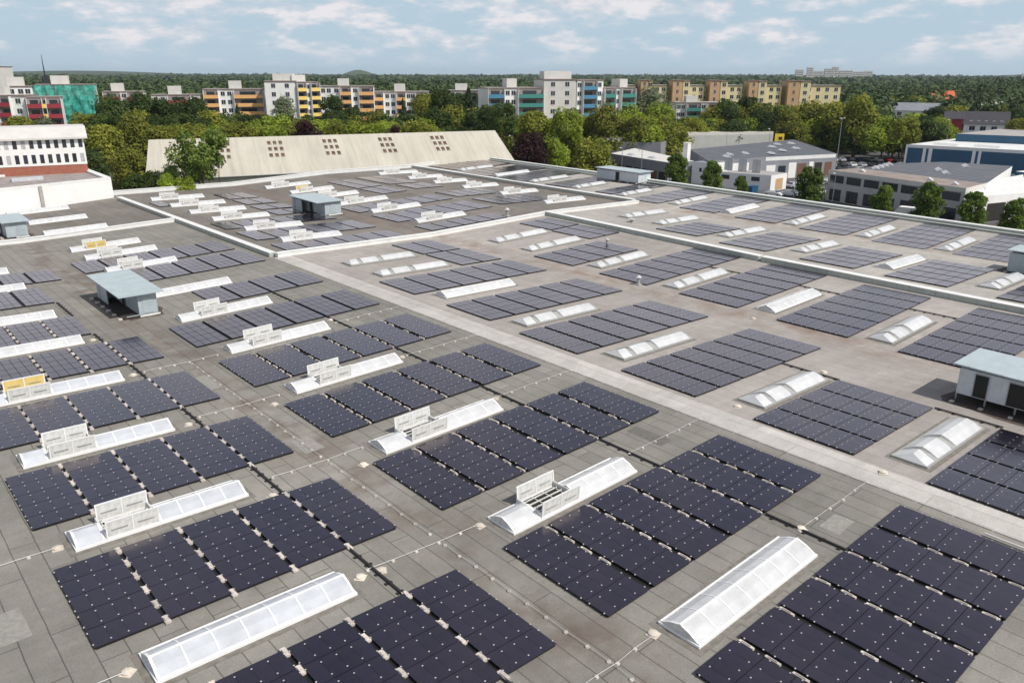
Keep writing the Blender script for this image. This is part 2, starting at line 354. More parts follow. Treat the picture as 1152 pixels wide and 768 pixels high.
# raised plant block in the far left corner
b = MB(); P = [k2(50.3, 194.2), k2(26.9, 188.6), k2(-8, 180.5), k2(-2, 207), k2(24, 214), k2(51.2, 219.5)]
zt = ROOF+3.55; b.prism(P, ROOF-1, zt-0.35, 0, 1)
blk = thing('rooftop_block', 'plain white windowless block rising from the far left corner of the roof', 'rooftop structure', me=b.mesh('rooftop_block', ['white', 'recess']))
rim = MB(); n = len(P); cx = sum(p[0] for p in P)/n; cy = sum(p[1] for p in P)/n
for i in range(n):
    a, c = P[i], P[(i+1) % n]
    ai = (a[0]+(cx-a[0])*.05, a[1]+(cy-a[1])*.07); ci = (c[0]+(cx-c[0])*.05, c[1]+(cy-c[1])*.07)
    rim.prism([a, c, ci, ai], zt-0.34, zt, 0)
put('rim', rim.mesh('rim', ['parapet_white']), blk)
pl = MB()
for i, t in enumerate((0.05, 0.3, 0.5)):
    x = (10+t*45)*K; y = (197+t*12)*K; pl.box(x, x+4.5, y, y+1.2, zt-0.34, zt+.15)
put('roof_light', pl.mesh('roof_light', ['poly_blue']), blk)
dp = MB(); dp.box(-.25, .25, -.12, 0, 0, 3.2, 0)
put('downpipe', dp.mesh('downpipe', ['curb']), blk, (35.3*K, 190.45*K, ROOF+.1), (0, 0, .22))
# ------------------------------------------------------------------ solar arrays
MW, ML = 0.595, 1.195
def panel_mesh():
    b = MB(); b.box(-MW/2, MW/2, -ML/2, ML/2, 0.13, 0.142); return b.mesh('solar_panel', ['panel'])
PANEL = panel_mesh()
def row_mesh(full, clamps):
    b = MB(); W, D = 2.40, 6.08
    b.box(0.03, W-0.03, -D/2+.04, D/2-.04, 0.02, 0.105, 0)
    for i in range(5): b.box(-.02, W+.02, -2.44+1.22*i-.03, -2.44+1.22*i+.03, 0.105, 0.126, 0)
    if not full:
        for i in range(4):
            for j in range(5):
                cx_ = (i+.5)*0.603-.006; cy_ = -2.44+1.22*j
                g_ = 0 if clamps else .014; b.box(cx_-MW/2+g_, cx_+MW/2-g_, cy_-ML/2+g_, cy_+ML/2-g_, 0.13, 0.142, 1)
    if clamps:
        for i in range(5):
            for j in range(5):
                for s in (-.385, .385):
                    if i == 4 and s > 0 : pass
                    x = i*0.603-.006; y = -2.44+1.22*j+s
                    b.box(x-.026, x+.026, y-.024, y+.024, 0.12, 0.152, 2)
    return b.mesh('panel_row', ['black', 'panel', 'clamp'])
ROW_FULL, ROW_NEAR, ROW_FAR = row_mesh(True, True), row_mesh(False, True), row_mesh(False, False)
def ballast_mesh(l, w):
    b = MB(); b.box(-w/2, w/2, -l/2, l/2, 0.02, 0.11); b.box(-w/2+.04, w/2-.04, -l/2+.12, l/2-.12, 0.11, 0.15); return b.mesh('ballast_block', ['ballast'])
BAL_A, BAL_B = ballast_mesh(0.5, 0.22), ballast_mesh(0.62, 0.12)
def solar_array(x0, x1, y0, y1, n, label, lod, bal=None):
    x0 *= K; x1 *= K; y0 *= K; y1 *= K
    xm = (x0+x1)/2; ym = (y0+y1)/2
    r = thing('solar_array', label, 'solar array', (xm, ym, zr(xm)), (0, -slope(xm), 0), 'solar arrays on the factory roof')
    sy = (y1-y0)/6.08; W = x1-x0
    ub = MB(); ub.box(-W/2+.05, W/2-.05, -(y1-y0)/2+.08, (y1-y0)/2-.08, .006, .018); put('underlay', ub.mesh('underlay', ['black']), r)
    sx = 1.0 if lod < 2 else (W-.28*(n-1))/(n*2.40)
    step = (W-2.40*sx)/(n-1) if n > 1 else 0
    for k in range(n):
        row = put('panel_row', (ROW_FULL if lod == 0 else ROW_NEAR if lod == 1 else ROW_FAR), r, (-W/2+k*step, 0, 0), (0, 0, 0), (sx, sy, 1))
        if lod == 0:
            for i in range(4):
                for j in range(5):
                    put('solar_panel', PANEL, row, ((i+.5)*0.603-.006, -2.44+1.22*j, 0), (random.gauss(0, .0022), random.gauss(0, .0035), 0))
        if bal and k < n-1:
            for j in range(6):
                if bal == 'A': yy = -2.95+j*1.18; me = BAL_A
                else: yy = -2.6+j*1.04+random.uniform(-.03, .03); me = BAL_B
                g = step-2.4
                if bal == 'B' and random.random() < .12: continue
                put('ballast_block', me, r, (-W/2+k*step+2.4+g/2+random.uniform(-.02, .02), yy*sy, 0), (0, 0, random.uniform(-.06, .06)))
    return r
BAY = {'A': 'in the leftmost bay', 'B': 'in bay left of pale strip', 'C': 'in bay right of pale strip',
       'D': 'in bay before ribbed parapet', 'E': 'in bay behind ribbed parapet', 'F': 'in bay along right edge',
       'G': 'beyond white parapet, left bay', 'H': 'beyond white parapet, middle bay', 'I': 'beyond white parapet, right bay',
       'J': 'in the far corner bay'}
NW = {2: 'two', 3: 'three', 4: 'four', 5: 'five', 6: 'six', 1: 'one', 7: 'seven'}
ARR = {
 'A': [(5.5, 23.15, 22.95, 31.3, 5, 0), (5.52, 23.07, 37.3, 45.8, 5, 0), (5.6, 23.05, 51.3, 59.9, 5, 0), (5.6, 23.0, 65.3, 73.9, 5, 1), (5.6, 22.9, 79.4, 87.9, 5, 2), (5.6, 19.4, 92.1, 100.8, 4, 2), (5.6, 19.4, 108.6, 118.0, 4, 2), (5.6, 23.0, 121.1, 128.9, 5, 2)],
 'B': [(26.75, 48.8, 8.6, 17.2, 6, 0), (26.7, 48.8, 22.65, 31.2, 6, 0), (26.57, 48.95, 37.1, 45.8, 6, 0), (26.55, 49.1, 51.65, 60.15, 6, 0), (26.45, 48.9, 65.7, 74.4, 6, 1), (26.5, 48.9, 80.2, 88.8, 6, 2), (34.0, 49.0, 94.6, 102.3, 4, 2), (26.5, 48.7, 112.6-.9, 121.0, 6, 2), (26.4, 48.5, 122.6, 131.0, 6, 2)],
 'C': [(53.2, 67.3, 8.5, 17.3, 4, 0), (53.5, 67.6, 22.6, 31.1, 4, 0), (53.8, 75.5, 37.0, 45.6, 6, 1), (54.0, 76.1, 51.5, 60.4, 6, 1), (54.6, 77.4, 66.0, 74.4, 6, 2), (54.5, 77.8, 80.9, 89.4, 6, 2), (69.9, 77.6, 90.9, 100.3, 2, 2), (69.9, 77.3, 100.9, 110.1, 2, 2)],
 'D': [(80.9, 102.5, 8.5, 17.0, 6, 1), (80.9, 102.5, 22.8, 31.4, 6, 1), (81.3, 102.8, 37.0, 45.7, 6, 1), (82.1, 104.1, 51.5, 60.4, 6, 1), (82.2, 104.8, 65.9, 74.7, 6, 2), (82.7, 97.6, 80.4, 89.1, 4, 2), (98.1, 105.6, 91.4, 101.1, 2, 2), (98.7, 106.0, 101.7, 110.4, 2, 2)],
 'E': [(108.4, 124.8, 8.4, 17.0, 5, 2), (108.8, 125.8, 22.8, 31.6, 5, 2), (109.6, 127.0, 37.7, 46.1, 5, 2), (110.4, 126.8, 50.9, 59.5, 5, 2), (111.3, 128.7, 65.7, 74.6, 5, 2), (113.5, 126.6, 80.4, 89.7, 5, 2)],
 'F': [(133.8, 154.6, 9, 17.5, 6, 2), (134.2, 155.4, 24.0, 32.5, 6, 2), (134.8, 156.2, 38.5, 46.6, 6, 2), (135.0, 157.2, 51.0, 59.9, 6, 2), (136.3, 157.4, 65.3, 74.2, 6, 2), (137.5, 159.4, 79.9, 89.0, 6, 2), (138.7, 161.4, 94.5, 103.6, 6, 2), (139.6, 162.3, 110.0, 118.5, 6, 2), (156.0, 162.8, 125.0, 131.5, 2, 2)],
 'G': [(54.1, 76.6, 115.9, 121.8, 6, 2), (54.0, 77.2, 126.6, 135.5, 6, 2), (53.9, 76.2, 139.4, 147.0, 6, 2), (68.8, 76.0, 149.5, 156.0, 2, 2), (69.0, 76.2, 157.8, 163.8, 2, 2), (69.6, 76.6, 166.4, 174.5, 2, 2), (69.6, 76.6, 176.2, 185.5, 2, 2), (53.5, 56.0, 173.3, 180.4, 1, 2)],
 'H': [(83.0, 101.2, 116.7, 122.4, 5, 2), (83.1, 106.8, 128.0, 137.9, 6, 2), (83.1, 107.2, 142.4, 150.5, 6, 2), (99.8, 106.6, 159.8, 170.3, 2, 2), (100.1, 107.0, 171.6, 187.0, 2, 2)],
 'I': [(110.2, 126.4, 129.0, 139.4, 5, 2), (109.8, 123.6, 144.0, 153.0, 4, 2), (110.2, 118.5, 161.2, 170.4, 2, 2), (109.6, 118.6, 172.0, 189.0, 2, 2)],
 'J': [(142.2, 163.4, 126.0, 131.5, 6, 2), (142.4, 163.4, 141.0, 149.5, 6, 2), (141.6, 163.4, 157.0, 169.5, 6, 2), (141.8, 164.4, 172.0, 184.0, 6, 2), (143.8, 165.0, 188.5, 203.0, 6, 2)],
}
UNSEEN = {('C', 2), }
for bay, rows in ARR.items():
    for i, (x0, x1, y0, y1, n, lod) in enumerate(rows):
        bal = 'A' if bay == 'A' and i < 6 else 'B' if bay == 'B' and i < 5 else None
        if bay in 'DE' and i == 0: continue        # below the frame
        if bay == 'F' and i == 0: continue
        solar_array(x0, x1, y0, y1, n, '%s row solar array, %s from camera %s' % (NW[n], ORD[i], BAY[bay]), lod, bal)
# ------------------------------------------------------------------ skylights
W2 = 0.87
def gable(b, x0, x1, m, zc=0.13, ze=0.0, top=0.50, close=True, mend=1, w=W2):
    pr = [(-w, zc), (-w*.5, zc+(top-zc)*.62), (0, top), (w*.5, zc+(top-zc)*.62), (w, zc)]
    v = [(x0, p[0], p[1]) for p in pr]+[(x1, p[0], p[1]) for p in pr]
    b.add(v, [(i, i+1, 6+i, 5+i) for i in range(4)][::1], m)
    b.add(v, [(4, 3, 2, 1, 0), (5, 6, 7, 8, 9)], mend)
def bars(b, xs, m, zc=0.13, top=0.50, t=0.035, w=W2):
    pr = [(-w, zc), (-w*.5, zc+(top-zc)*.62), (0, top), (w*.5, zc+(top-zc)*.62), (w, zc)]
    for x in xs:
        for p, q in zip(pr, pr[1:]):
            v = [(x-t, p[0], p[1]), (x+t, p[0], p[1]), (x+t, q[0], q[1]), (x-t, q[0], q[1])]
            v += [(a, c, z+.018) for a, c, z in v]
            b.add(v, [(4, 5, 6, 7), (0, 1, 5, 4), (1, 2, 6, 5), (2, 3, 7, 6), (3, 0, 4, 7)], m)
SKM = {}
def sk_parts(kind, L, pane):
    key = (kind, round(L, 1), pane)
    if key in SKM: return SKM[key]
    out = []
    c = MB(); c.box(-L/2-.06, L/2+.06, -W2-.08, W2+.08, -0.15, 0.125, 0)
    c.box(-L/2-.32, L/2+.32, -W2-.34, W2+.34, 0.0, 0.012, 1)
    out.append(('curb', c.mesh('curb', ['frame_white' if kind != 'three' else 'frame_grey', 'flashing'])))
    def seg(x0, x1, m='poly', np_=0, thick=True):
        g = MB(); gable(g, x0, x1, 0, mend=1); out.append(('glazing', g.mesh('glazing', [m, 'poly_dull'])))
        if np_:
            f = MB(); bars(f, [x0+(x1-x0)*i/np_ for i in range(1, np_)], 0, t=.03); bars(f, [x0+.05, x1-.05], 0, t=.05)
            f.box(x0, x1, -W2-.04, -W2+.03, .12, .17, 0); f.box(x0, x1, W2-.03, W2+.04, .12, .17, 0); f.box(x0, x1, -.05, .05, .495, .525, 0)
            out.append(('glazing_frame', f.mesh('glazing_frame', ['frame_white'])))
    if kind == 'long':
        seg(-L/2, L/2, pane, 7)
    elif kind == 'three':
        a = [-L/2, -L/2+.13*L, -L/2+.185*L, -L/2+.42*L, -L/2+.50*L, -L/2+.97*L]
        for i in (0, 2, 4):
            g = MB(); 
            if i == 0:   # hipped first piece
                w = W2; z0 = .13; x0, x1 = a[0], a[1]
                v = [(x0, -w, z0), (x1, -w, z0), (x1, 0, .5), (x1, w, z0), (x0, w, z0), (x0+.28*(x1-x0), 0, .47)]
                g.add(v, [(0, 1, 2, 5), (5, 2, 3, 4), (4, 0, 5), (1, 3, 2)], 0)
            else: gable(g, a[i], a[i+1], 0)
            out.append(('glazing', g.mesh('glazing', [pane, 'poly_dull'])))
        for x0, x1 in ((a[1], a[2]), (a[3], a[4])):
            g = MB(); gable(g, x0+.02, x1-.02, 0, top=.40, mend=0); bars(g, [x0+.05, x1-.05], 0, top=.41)
            out.append(('vent_band', g.mesh('vent_band', ['frame_grey'])))
        g = MB(); gable(g, a[5]+.003, L/2, 0, top=.42, mend=0); out.append(('end_cap', g.mesh('end_cap', ['frame_grey'])))
    else:
        f0, f1 = (.20, .50) if kind == 'openB' else (.155, .46)
        xa, xb = -L/2+f0*L, -L/2+f1*L
        seg(-L/2, xa, pane, 2 if False else 0); seg(xb, L/2, pane, 4)
        f = MB(); bars(f, [-L/2+.05, xa-.05], 0, t=.05); out.append(('glazing_frame', f.mesh('glazing_frame', ['frame_white'])))
        h = MB(); h.box(xa+.02, xb-.02, -W2+.05, W2-.05, .127, .14, 0)
        for y in (-.5, -.15, .2, .55): h.box(xa+.1, xb-.1, y-.03, y+.03, .22, .27, 1)
        for i in range(4): x = xa+.2+(xb-xa-.4)*i/3; h.box(x-.02, x+.02, -W2+.1, W2-.1, .17, .2, 1)
        h.box(xa+.004, xa+.07, -W2, W2, .14, .42, 1); h.box(xb-.07, xb-.004, -W2, W2, .14, .42, 1)
        out.append(('vent_opening', h.mesh('vent_opening', ['dark_in', 'poly_dull'])))
        out.append(('flaps', xa, xb))
    SKM[key] = out; return out
FL = {}
def flap_mesh(l, pane):
    k = (round(l, 1), pane)
    if k not in FL:
        b = MB(); b.box(-l/2+.06, l/2-.06, -.012, .012, .06, .80, 1)
        b.box(-l/2, l/2, -.022, .022, 0, .06, 0); b.box(-l/2, l/2, -.022, .022, .80, .86, 0)
        for x in (-l/2+.03, 0, l/2-.03): b.box(x-.03, x+.03, -.026, .026, .06, .80, 0)
        b.box(-l/4-.35, -l/4+.35, -.05, -.027, .38, .42, 2); b.box(l/4-.35, l/4+.35, -.05, -.027, .38, .42, 2)
        FL[k] = b.mesh('vent_flap', ['frame_white', pane, 'frame_grey'])
    return FL[k]
def skylight(x0, x1, y0, y1, kind, label, pane='poly', yel=0):
    x0 *= K; x1 *= K; xm = (x0+x1)/2; ym = (y0+y1)/2*K
    r = thing('skylight', label, 'skylight', (xm, ym, zr(xm)), (0, -slope(xm), 0), 'skylights on the factory roof')
    L = x1-x0
    for p in sk_parts(kind, L, pane):
        if p[0] == 'flaps':
            xa, xb = p[1], p[2]
            for s in (-1, 1):
                m = 'poly_yellow' if yel == s else 'poly_dull'
                put('vent_flap', flap_mesh(xb-xa-.06, m), r, ((xa+xb)/2+(.05 if s > 0 else 0), s*(W2+.02), .14), (-s*random.uniform(.02, .12), 0, 0))
                arm = MB(); arm.tube([(xa+.12, s*(W2-.05), .16), (xa+.2, s*.35, .45)], [.02, .02], 5); arm.tube([(xb-.12, s*(W2-.05), .16), (xb-.2, s*.35, .45)], [.02, .02], 5)
                put('strut', arm.mesh('strut', ['steel']), r)
        else: put(p[0], p[1], r)
KD = {'long': 'one long white ridged skylight', 'three': 'three piece white skylight', 'openA': 'skylight with two raised vent flaps', 'openB': 'skylight with two raised vent flaps'}
SKY = {
 'A': [(7.1, 17.6, 18.6, 21.0, 'long', 'poly_blue', 0), (7.1, 17.6, 33.1, 35.5, 'long', 'poly_blue', 0), (7.1, 17.6, 47.3, 49.7, 'openA', 'poly_blue', 0), (7.0, 17.5, 61.1, 63.5, 'openA', 'poly_blue', 0), (6.8, 17.8, 75.2, 77.6, 'openA', 'poly_blue', 1), (7.2, 17.9, 89.3, 91.7, 'long', 'poly', 0), (7.2, 18.0, 101.6, 104.0, 'openA', 'poly', 0), (7.2, 18.1, 118.4, 120.4, 'long', 'poly', 0), (7.2, 18.2, 129.9, 132.3, 'long', 'poly', 0)],
 'B': [(28.4, 39.8, 18.15, 20.55, 'long', 'poly', 0), (28.2, 39.8, 31.95, 34.3, 'openB', 'poly', 0), (28.2, 39.7, 46.5, 48.9, 'openB', 'poly', 0), (28.6, 39.8, 61.8, 64.2, 'openB', 'poly', 0), (28.5, 39.7, 76.0, 78.4, 'openB', 'poly', 0), (28.5, 39.5, 90.1, 92.6, 'openB', 'poly', 0), (29.0, 39.7, 102.9, 105.3, 'long', 'poly', 0), (28.9, 38.8, 120.6, 123.4, 'openB', 'poly', 0), (28.8, 39.3, 131.2, 134.2, 'openB', 'poly', 0), (28.6, 39.2, 139.4, 142.0, 'openB', 'poly', -1), (28.6, 39.0, 157.4, 160.0, 'openA0', 'poly', 0), (28.9, 38.9, 170.9, 173.7, 'openA0', 'poly', 0), (27.8, 39.0, 185.2, 187.8, 'openA0', 'poly', 0)],
 'C': [(55.6, 66.4, 18.4, 20.6, 'three', 'poly', 0), (56.3, 66.9, 31.9, 34.2, 'three', 'poly', 0), (56.4, 67.4, 47.55, 49.9, 'three', 'poly', 0), (56.5, 68.0, 61.9, 64.2, 'three', 'poly', 0), (56.7, 68.2, 77.2, 79.5, 'long', 'poly', 0), (56.7, 68.2, 92.0, 94.3, 'three', 'poly', 0), (56.7, 68.1, 100.3, 103.0, 'three', 'poly', 0)],
 'D': [(82.9, 93.5, 33.0, 35.3, 'three', 'poly', 0), (83.7, 94.6, 47.4, 49.8, 'long', 'poly', 0), (83.9, 95.5, 61.9, 64.2, 'three', 'poly', 0), (84.8, 95.8, 76.7, 79.2, 'three', 'poly', 0), (85.0, 96.6, 92.0, 94.4, 'three', 'poly', 0), (85.3, 96.9, 100.6, 103.2, 'three', 'poly', 0)],
 'E': [(114.0, 125.2, 33.0, 35.4, 'three', 'poly', 0), (115.0, 126.1, 47.3, 49.7, 'long', 'poly', 0), (115.8, 126.9, 61.5, 63.8, 'three', 'poly', 0), (117.4, 129.4, 76.8, 79.0, 'three', 'poly', 0), (118.3, 130.0, 92.0, 94.2, 'three', 'poly', 0), (119.2, 131.4, 101.0, 103.7, 'three', 'poly', 0)],
 'F': [(136.7, 148.0, 47.6, 50.0, 'three', 'poly', 0), (137.8, 148.5, 61.6, 64.0, 'three', 'poly', 0), (138.8, 150.2, 76.3, 78.7, 'three', 'poly', 0), (140.6, 151.0, 91.9, 94.4, 'long', 'poly', 0), (141.5, 152.9, 105.8, 108.9, 'three', 'poly', 0), (142.6, 152.8, 122.0, 125.2, 'three', 'poly', 0), (143.3, 154.1, 138.0, 141.2, 'three', 'poly', 0), (143.0, 156.0, 153.8, 156.6, 'three', 'poly', 0), (143.5, 155.7, 169.5, 172.3, 'long', 'poly', 0), (144.2, 156.4, 186.0, 189.6, 'three', 'poly', 0)],
 'G': [(57.0, 68.0, 123.0, 125.6, 'openB', 'poly', 0), (56.4, 67.4, 136.3, 138.9, 'openB', 'poly', 0), (55.8, 67.1, 149.9, 152.4, 'openB', 'poly', 0), (55.5, 66.9, 160.8, 163.4, 'openB', 'poly', 0), (55.5, 67.0, 171.8, 174.4, 'openB', 'poly', 0), (55.2, 66.7, 183.2, 186.0, 'openB', 'poly', 0)],
 'H': [(85.7, 97.2, 124.9, 127.4, 'openB', 'poly', 0), (85.2, 97.0, 140.2, 142.9, 'openB', 'poly', 0), (84.8, 97.1, 153.3, 156.0, 'openB', 'poly', 0), (84.9, 96.6, 165.0, 167.8, 'openB', 'poly', 0), (85.0, 96.2, 176.2, 179.0, 'openB', 'poly', 1), (84.2, 96.2, 188.2, 191.0, 'openB', 'poly', 0)],
 'I': [(119.4, 131.6, 124.4, 127.2, 'openB', 'poly', 0), (121.0, 132.4, 141.0, 144.0, 'openB', 'poly', 0), (121.0, 132.0, 155.5, 158.4, 'openB', 'poly', 0), (121.0, 131.5, 167.7, 170.6, 'openB', 'poly', 0), (121.0, 131.9, 179.2, 182.4, 'openB', 'poly', 0), (119.8, 132.6, 192.2, 195.4, 'openB', 'poly', 0)],
}
for bay, rows in SKY.items():
    for i, (x0, x1, y0, y1, kind, pane, yel) in enumerate(rows):
        if bay == 'A' and i == 0: continue
        lab = KD.get(kind, 'low closed white skylight')
        if kind == 'openA0': kind = 'long'; lab = 'low white skylight'
        if yel: lab = 'skylight with one yellowed vent flap'
        elif kind == 'long' and pane == 'poly_blue': lab = 'long skylight with bluish panes'
        bn = BAY[bay]
        if bay == 'B' and i > 9: bn = 'beyond cross parapet near white block'
        skylight(x0, x1, y0, y1, kind, '%s, %s from camera %s' % (lab, ORD[i], bn), pane, yel)
# ------------------------------------------------------------------ plant huts on the roof
def hut(x0, x1, y0, y1, h, label, doors=((-.1, .9),), stilts=False, over=.5, pale=False, alcove=False):
    x0 *= K; x1 *= K; y0 *= K; y1 *= K; xm, ym = (x0+x1)/2, (y0+y1)/2
    r = thing('plant_hut', label, 'hut', (xm, ym, zr(xm)), group='plant huts on the factory roof')
    a, c = (x1-x0)/2-over, (y1-y0)/2-over
    z0 = .55 if stilts else .12
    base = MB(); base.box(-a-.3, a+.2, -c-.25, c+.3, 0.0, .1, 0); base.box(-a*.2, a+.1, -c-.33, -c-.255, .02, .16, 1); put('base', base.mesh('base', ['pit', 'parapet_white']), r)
    wmat = 'hut_white' if pale else 'hut_blue'
    w = MB()
    if alcove:
        w.box(-a+1.1, a, -c, c, z0, h-.1, 0)                      # closed part
        w.box(-a, -a+.06, c*.25, c*.75, z0, h-.15, 0); w.box(-a, -a+1.09, c*.8, c, z0, h-.1, 0)
        w.box(-a+.02, -a+1.09, -c+.0, -c+.06, z0, z0+.06, 0)
    else: w.box(-a, a, -c, c, z0, h-.1, 0)
    n = int(2*c/1.1)
    for i in range(n+1):
        y = -c+2*c*i/n; w.box(-a-.02 if not alcove else -a+1.08, -a+.0 if not alcove else -a+1.1, y-.02, y+.02, z0, h-.12, 0)
    n = int(2*a/.9)
    for i in range(n+1):
        x = -a+2*a*i/n
        if alcove and x < -a+1.1: continue
        w.box(x-.02, x+.02, -c-.02, -c, z0, h-.12, 0)
    put('wall', w.mesh('wall', [wmat]), r)
    for df, dw in doors:
        d = MB(); xd = -a-.035 if not alcove else -a+1.05; d.box(xd, xd+.013, c*df, c*df+dw, z0+.05, h-.28, 0); d.box(xd-.02, xd-.001, c*df-.05, c*df, z0+.02, h-.22, 1); d.box(xd-.02, xd-.001, c*df+dw, c*df+dw+.05, z0+.02, h-.22, 1); d.box(xd-.02, xd-.001, c*df, c*df+dw, h-.27, h-.22, 1)
        put('door', d.mesh('door', ['dark_in', 'steel']), r)
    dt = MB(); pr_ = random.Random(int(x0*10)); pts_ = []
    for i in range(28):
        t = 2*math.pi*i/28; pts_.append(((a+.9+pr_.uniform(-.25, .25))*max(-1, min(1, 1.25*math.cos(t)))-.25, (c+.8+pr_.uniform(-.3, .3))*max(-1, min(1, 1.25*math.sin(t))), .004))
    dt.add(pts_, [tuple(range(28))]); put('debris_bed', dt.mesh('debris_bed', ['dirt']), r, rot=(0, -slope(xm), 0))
    v = MB(); v.box(a*.1, a*.1+.8, -c-.035, -c-.022, z0+.1, h-.35, 0)
    for i in range(6): v.box(a*.1+.05, a*.1+.75, -c-.05, -c-.036, z0+.2+i*.2, z0+.26+i*.2, 0)
    put('vent_grille', v.mesh('vent_grille', [wmat]), r)
    ro = MB(); A, B_ = a+over, c+over
    ro.add([(-A, -B_, h), (A, -B_, h), (A, B_, h+.12), (-A, B_, h+.12), (-A, -B_, h+.09), (A, -B_, h+.09), (A, B_, h+.21), (-A, B_, h+.21)],
           [(3, 2, 1, 0), (4, 5, 6, 7), (0, 1, 5, 4), (1, 2, 6, 5), (2, 3, 7, 6), (3, 0, 4, 7)], 0)
    n = int(2*B_/.9)
    for i in range(1, n):
        y = -B_+2*B_*i/n; z = h+.09+.12*i/n; ro.box(-A, A, y-.015, y+.015, z-.01, z+.03, 0)
    put('roof', ro.mesh('roof', ['hut_roof']), r)
    for i in range(6):
        s = MB(); s.box(-.16, .16, -.12, .12, 0, .14); put('footing_block', s.mesh('footing', ['ballast']), r, (-a-.55+random.uniform(-.08, .08), -c+2*c*i/5, .0), (0, 0, random.uniform(-.3, .3)))
    if stilts:
        for y in [-c+2*c*i/5 for i in range(6)]:
            for x in (-a+.1, a-.1):
                s = MB(); s.box(-.05, .05, -.05, .05, .1, z0); put('leg', s.mesh('leg', ['steel']), r, (x, y, 0))
    return r
hut(23.4, 28.5, 95.3, 108.6, 2.0, 'blue grey plant hut with open alcove under its pale roof, left part of the roof', alcove=True, over=.55)
hut(71.0, 77.0, 10.2, 22.8, 2.35, 'pale hut raised on steel legs at the right frame edge', stilts=True, over=.35, pale=True, doors=((.60, .75), (.02, 1.3), (-.6, 1.6)))
hut(74.2, 80.4, 143.6, 156.0, 2.0, 'blue grey plant hut behind the white cross parapet', over=.4, alcove=True)
hut(158.6, 164.6, 131.8, 147.2, 2.0, 'whitish plant hut against the far right roof edge', over=.4, pale=True)
hut(22.6, 27.0, 159.0, 168.0, 2.0, 'plant hut at the left frame edge beside the white block', over=.4)
hut(127.2, 132.6, 22.0, 36.8, 2.2, 'grey plant hut cut by the right frame edge behind the ribbed parapet', over=.3)
# ------------------------------------------------------------------ small roof fittings
capm = MB(); capm.tube([(0, 0, 0), (0, 0, .10), (0, 0, .14)], [.19, .19, .06], 14); capm.box(-.22, .22, -.22, .22, 0, .03)
capme = capm.mesh('vent_cap', ['cap'])
CAPS = [(6.3, 48.3), (6.25, 34.7), (18.64, 34.3), (26.0, 46.2), (27.2, 34.1), (40.05, 33.5), (27.5, 20.3), (40.75, 48.7), (38.3, 58.0), (18.9, 76.2), (41.8, 20.2), (19.9, 34.1), (18.9, 46.2), (52.5, 20.0), (41.4, 78.9), (18.8, 61.5), (26.0, 61.0), (18.9, 89.9), (40.6, 63.0), (54.9, 33.5), (68.9, 33.2), (79.9, 47.9)]
for i, (x, y) in enumerate(CAPS):
    sec = 'left' if x < 25 else 'middle' if x < 50 else 'right'
    thing('roof_drain', 'round pale drain cap on %s part of roof, %s from camera' % (sec, ORD[sorted([c[1] for c in CAPS if (c[0] < 25) == (x < 25) and (c[0] < 50) == (x < 50)]).index(y)]), 'roof drain', (x*K, y*K, zr(x*K)), (0, 0, random.uniform(0, 3)), 'round drain caps on the roof', capme)
def pipe(x, y, h, r, label):
    b = MB(); b.tube([(0, 0, 0), (0, 0, h*.7)], [r, r], 10); b.box(-r*1.9, r*1.9, -r*1.9, r*1.9, 0, .1)
    t = thing('vent_pipe', label, 'vent pipe', (x*K, y*K, zr(x*K)), me=b.mesh('vent_pipe', ['frame_grey']), group='vent pipes on the roof')
    c = MB(); c.tube([(0, 0, h*.7), (0, 0, h*.78), (0, 0, h)], [r*1.1, r*2.0, r*.6], 12); put('cowl', c.mesh('cowl', ['clamp']), t)
pipe(81.9, 67.1, .95, .16, 'short grey vent pipe standing by the corner of an array before the ribbed parapet')
pipe(97.2, 86.8, .8, .14, 'small white topped vent pipe near the far end of the ribbed parapet')
pipe(102.2, 118.0, 1.2, .2, 'stout vent pipe just behind the white cross parapet')
pipe(115.9, 97.4, .55, .25, 'low grey vent box just behind the ribbed parapet')
def tray(x, y0, y1, label):
    b = MB(); y = y0
    t = thing('cable_tray', label, 'cable tray', (x*K, 0, zr(x*K)), group='black cable trays between the arrays')
    b.box(-.05, .05, y0*K, y1*K, .05, .11); put('tray', b.mesh('tray', ['trayblack']), t)
    me = tray.me
    yy = y0*K+.3
    while yy < y1*K:
        put('support_foot', me, t, (random.uniform(-.03, .03), yy, 0), (0, 0, random.uniform(-.2, .2))); yy += .82
    return t
fb = MB(); fb.box(-.17, .17, -.07, .07, 0, .05); tray.me = fb.mesh('support_foot', ['trayblack', ])
for x, segs, nm in ((19.6, [(17.5, 22.9), (31.3, 37.3), (45.8, 51.3), (60.0, 65.3), (74, 79.4), (88, 92), (101, 108.6)], 'leftmost bay'), (41.65, [(17.2, 22.6), (31.2, 37.1), (45.8, 51.6), (60.2, 65.7), (74.4, 80.2), (89, 94.6)], 'bay left of the pale strip'), (67.9, [(17.3, 22.6), (31.1, 37.0)], 'bay right of the pale strip'), (96.5, [(31.4, 37.0), (45.7, 51.5), (60.4, 65.9)], 'bay before the ribbed parapet')):
    for i, (a, c) in enumerate(segs): tray(x, a, c, 'black cable tray between arrays, %s from camera in %s' % (ORD[i], nm))
ft = MB(); ft.tube([(0, 0, 0), (0, 0, .06), (0, 0, .09)], [.09, .085, .03], 8); FOOT = ft.mesh('concrete_foot', ['ballast'])
